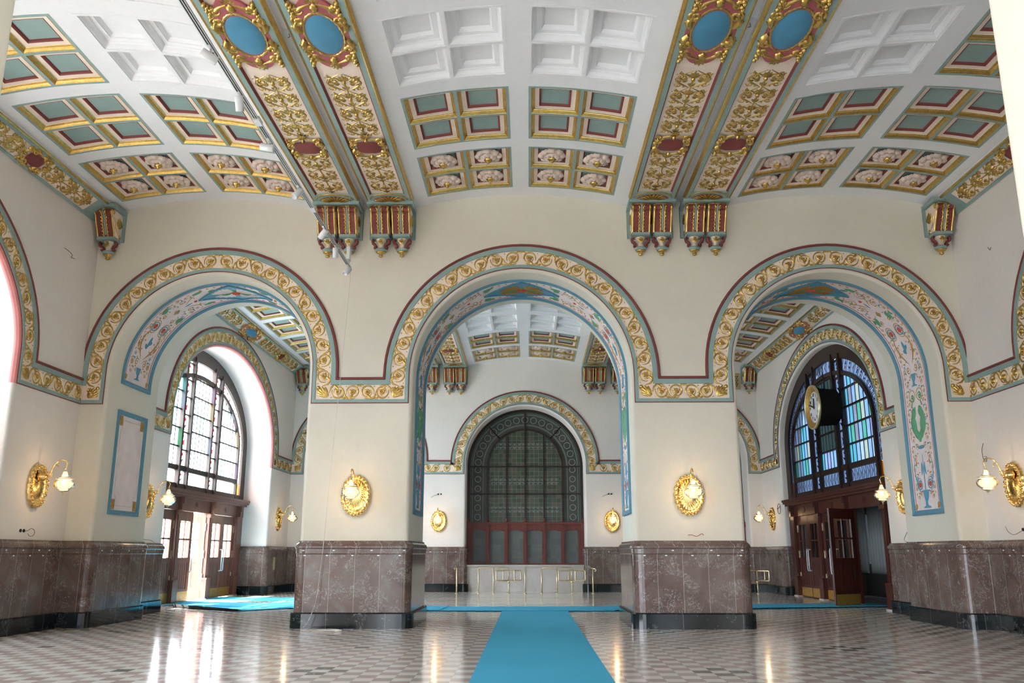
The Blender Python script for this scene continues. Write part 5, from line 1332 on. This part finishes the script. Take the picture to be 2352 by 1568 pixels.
m = MB(); m.tube([(.45, 0, .6), (.45, .0, 1.0), (.45, .1, 1.15)], .02, 6); m.tube([(.4, .16*cos(t), 1.22+.16*sin(t)) for t in [q*.45 for q in range(28)]], .012, 6); m.tube([(.86, 0, .0), (.92, 0, 0)], .05, 8); m.build('hanger', 'lead', root)

# ------------------------------------------------------------------ vent grilles
for sg, nm in ((-1, 'left'), (1, 'right')):
    xc = sg*9.34; root = empty('vent_grille', (xc, DB, 9.12)); tag(root, 'ochre perforated vent grille high in the far %s corner' % nm, 'vent')
    m = MB(); m.box(-.36, .36, -.05, 0, -.37, -.27); m.box(-.36, .36, -.05, 0, .27, .37); m.box(-.36, -.26, -.05, 0, -.27, .27); m.box(.26, .36, -.05, 0, -.27, .27)
    m.box(-.26, .26, -.022, -.015, -.27, .27); m.build('plate', 'vent_tan', root)
    R = Relief(lambda s, t, h: (s, -.024-h*.1, t))
    for i in range(6):
        for j in range(6): R.blob(-.21+.084*i+(.02 if j % 2 else -.02), -.21+.084*j, .031, n=8, h=.01)
    R.mb.build('perforation', 'black', root)

# ------------------------------------------------------------------ brass turnstiles and rails before the ticket windows
def bar(m, pts, r=.026): m.tube(pts, r, 10)
RY = 37.15
def post(name, x, y, h, label, extra=None, g='brass posts before the ticket window'):
    root = empty(name, (x, y, 0)); tag(root, label, 'railing', g)
    m = MB(); bar(m, [(0, 0, 0), (0, 0, h)], .032); m.lathe([(.06, 0), (.06, .012), (.03, .03)], n=16); m.build('post', 'brass', root)
    if extra: m = MB(); [bar(m, e, .02) for e in extra]; m.build('top_rail', 'brass', root)
    return root
post('rail_post', -2.82, RY, 1.02, 'single brass post with a bent top rail, left of the ticket counter', [[(-.08, -.05, .95), (-.10, -.03, 1.02), (0, .1, 1.04), (.25, .9, 1.04)]])
post('rail_post', 2.78, RY, .98, 'single brass post with a hooked rail, right of the ticket counter', [[(-.22, .9, 1.06), (0, 0, 1.0), (.10, -.05, .98), (.13, -.06, .92), (.08, -.06, .88)]])
post('rail_post', 0.0, RY-.05, 1.05, 'brass post in the middle before the ticket counter', [[(0, 0, 1.05), (0, .5, 1.06), (0, .95, 1.06)]])
def turnstile(x, label, spin=0.0, rails=True):
    if rails:
        r = empty('guide_rail', (x-1.24, RY, 0)); tag(r, 'brass guide rail on two posts leading to the '+label, 'railing', 'brass guide rails')
        for px in (0, .62):
            m = MB(); yy = 0 if px == 0 else -.12; bar(m, [(px, yy, 0), (px, yy, 1.0)], .031); m.lathe([(.055, 0), (.055, .012), (.03, .03)], (px, yy, 0), 16); m.build('post', 'brass', r)
        m = MB(); bar(m, [(0, 0, .98), (.03, 0, 1.02), (.62, -.12, 1.03), (1.18, -.02, 1.03), (1.23, 0, 1.0), (1.24, 0, .935)], .024); m.build('top_rail', 'brass', r)
    root = empty('turnstile', (x, RY, 0), spin); tag(root, 'brass turnstile with rectangular arms, '+label, 'turnstile', 'brass turnstiles')
    m = MB(); bar(m, [(0, 0, 0), (0, 0, .46)], .03); m.lathe([(.055, 0), (.055, .012), (.03, .03)], n=16); m.lathe([(.03, .42), (.055, .43), (.055, .49), (.03, .51)], n=16); m.build('post', 'brass', root)
    for k in range(4):
        a = k*pi/2+.45; ca, sa = cos(a), sin(a); L = .56; m = MB()
        pts = [(0, 0, .52), (L-.04, 0, .52), (L-.01, 0, .535), (L, 0, .57), (L, 0, .86), (L-.01, 0, .895), (L-.04, 0, .91), (0, 0, .91)]
        bar(m, [(p[0]*ca, p[0]*sa, p[2]) for p in pts]+[(0, 0, .52)], .025); m.build('arm', 'brass', root)
turnstile(-.68, 'turnstile left of the middle post' if 0 else 'left of the middle post')
turnstile(1.92, 'right of the middle post', -.25)
turnstile(9.5, 'far right, behind the right pier', .3, False)

# ------------------------------------------------------------------ carpets
def rug(name, poly, z, label, mat='carpet_blue', th=.012):
    m = MB(); n = len(poly)
    m.add([(x, y, z) for x, y in poly]+[(x, y, z+th) for x, y in poly], [tuple(range(n))[::-1], tuple(range(n, 2*n))]+[(i, (i+1) % n, (i+1) % n+n, i+n) for i in range(n)])
    o = m.build(name, mat); tag(o, label, 'carpet', 'blue carpet runners'); return o
rug('carpet_runner', [(-.60, 2.0), (1.24, 2.0), (1.26, 26.3), (-.62, 26.3)], .001, 'straight blue carpet runner leading from the viewer through the middle arch')
rug('carpet_runner', [(-2.7, 25.85), (2.6, 25.9), (2.7, 27.95), (-2.9, 27.75)], .014, 'blue cross runner lying behind the two piers')
rug('carpet_runner', [(2.3, 25.95), (11.3, 28.2), (11.3, 29.9), (2.5, 28.0)], .028, 'blue runner going to the open doors on the right')
rug('carpet_runner', [(-12.2, 28.8), (-6.85, 26.8), (-2.4, 25.85), (-2.3, 27.8), (-7.6, 29.0), (-12.2, 30.8)], .028, 'blue runner going to the sunlit doors on the left')
rug('carpet_runner', [(-12.2, 32.0), (-8.0, 31.2), (-4.0, 31.0), (-4.0, 33.0), (-12.2, 33.9)], .001, 'sunlit blue runner straight in front of the open left door')
rug('carpet_runner', [(-10.5, 27.4), (-8.0, 25.75), (-3.4, 31.5), (-5.6, 33.0)], .014, 'blue runner with a lifted dark edge, nearest under the left arch')
m = MB(); rows = []
for k in range(9):
    u = k/8; x, y = -10.52+2.5*u, 27.36-1.62*u; rows.append([(x-.06, y-.10, .02), (x-.08, y-.12, .07+.05*(1-u)), (x-.02, y-.04, .05+.04*(1-u)), (x+.03, y+.04, .03)])
m.grid(rows, 0, False, True); o = m.build('carpet_edge', 'carpet_back'); tag(o, 'dark curled-up underside edge of the blue runner under the left arch', 'carpet edge')

# small fittings
for x, y, nm in ((-3.78, 12.75, 'left'), (3.78, 12.6, 'right')):
    root = empty('ceiling_socket', (x, y, 9.98)); tag(root, 'small white socket plate with wire ends between the two %s beams' % nm, 'socket')
    m = MB(); m.box(-.09, .09, -.12, .12, -.02, 0); m.build('plate', 'white_metal', root)
    m = MB(); m.tube([(0, 0, -.02), (.02, .03, -.06), (-.02, .05, -.07), (0, .0, -.09)], .006, 5); m.build('wire_end', 'cord_dark', root)
m = MB(); m.box(-XW+.088, -XW+.10, 36.5, 36.75, .95, 1.45); o = m.build('wall_plate', 'vent_tan'); tag(o, 'small brown plate set in the far left marble dado, under the small lamp', 'plate')
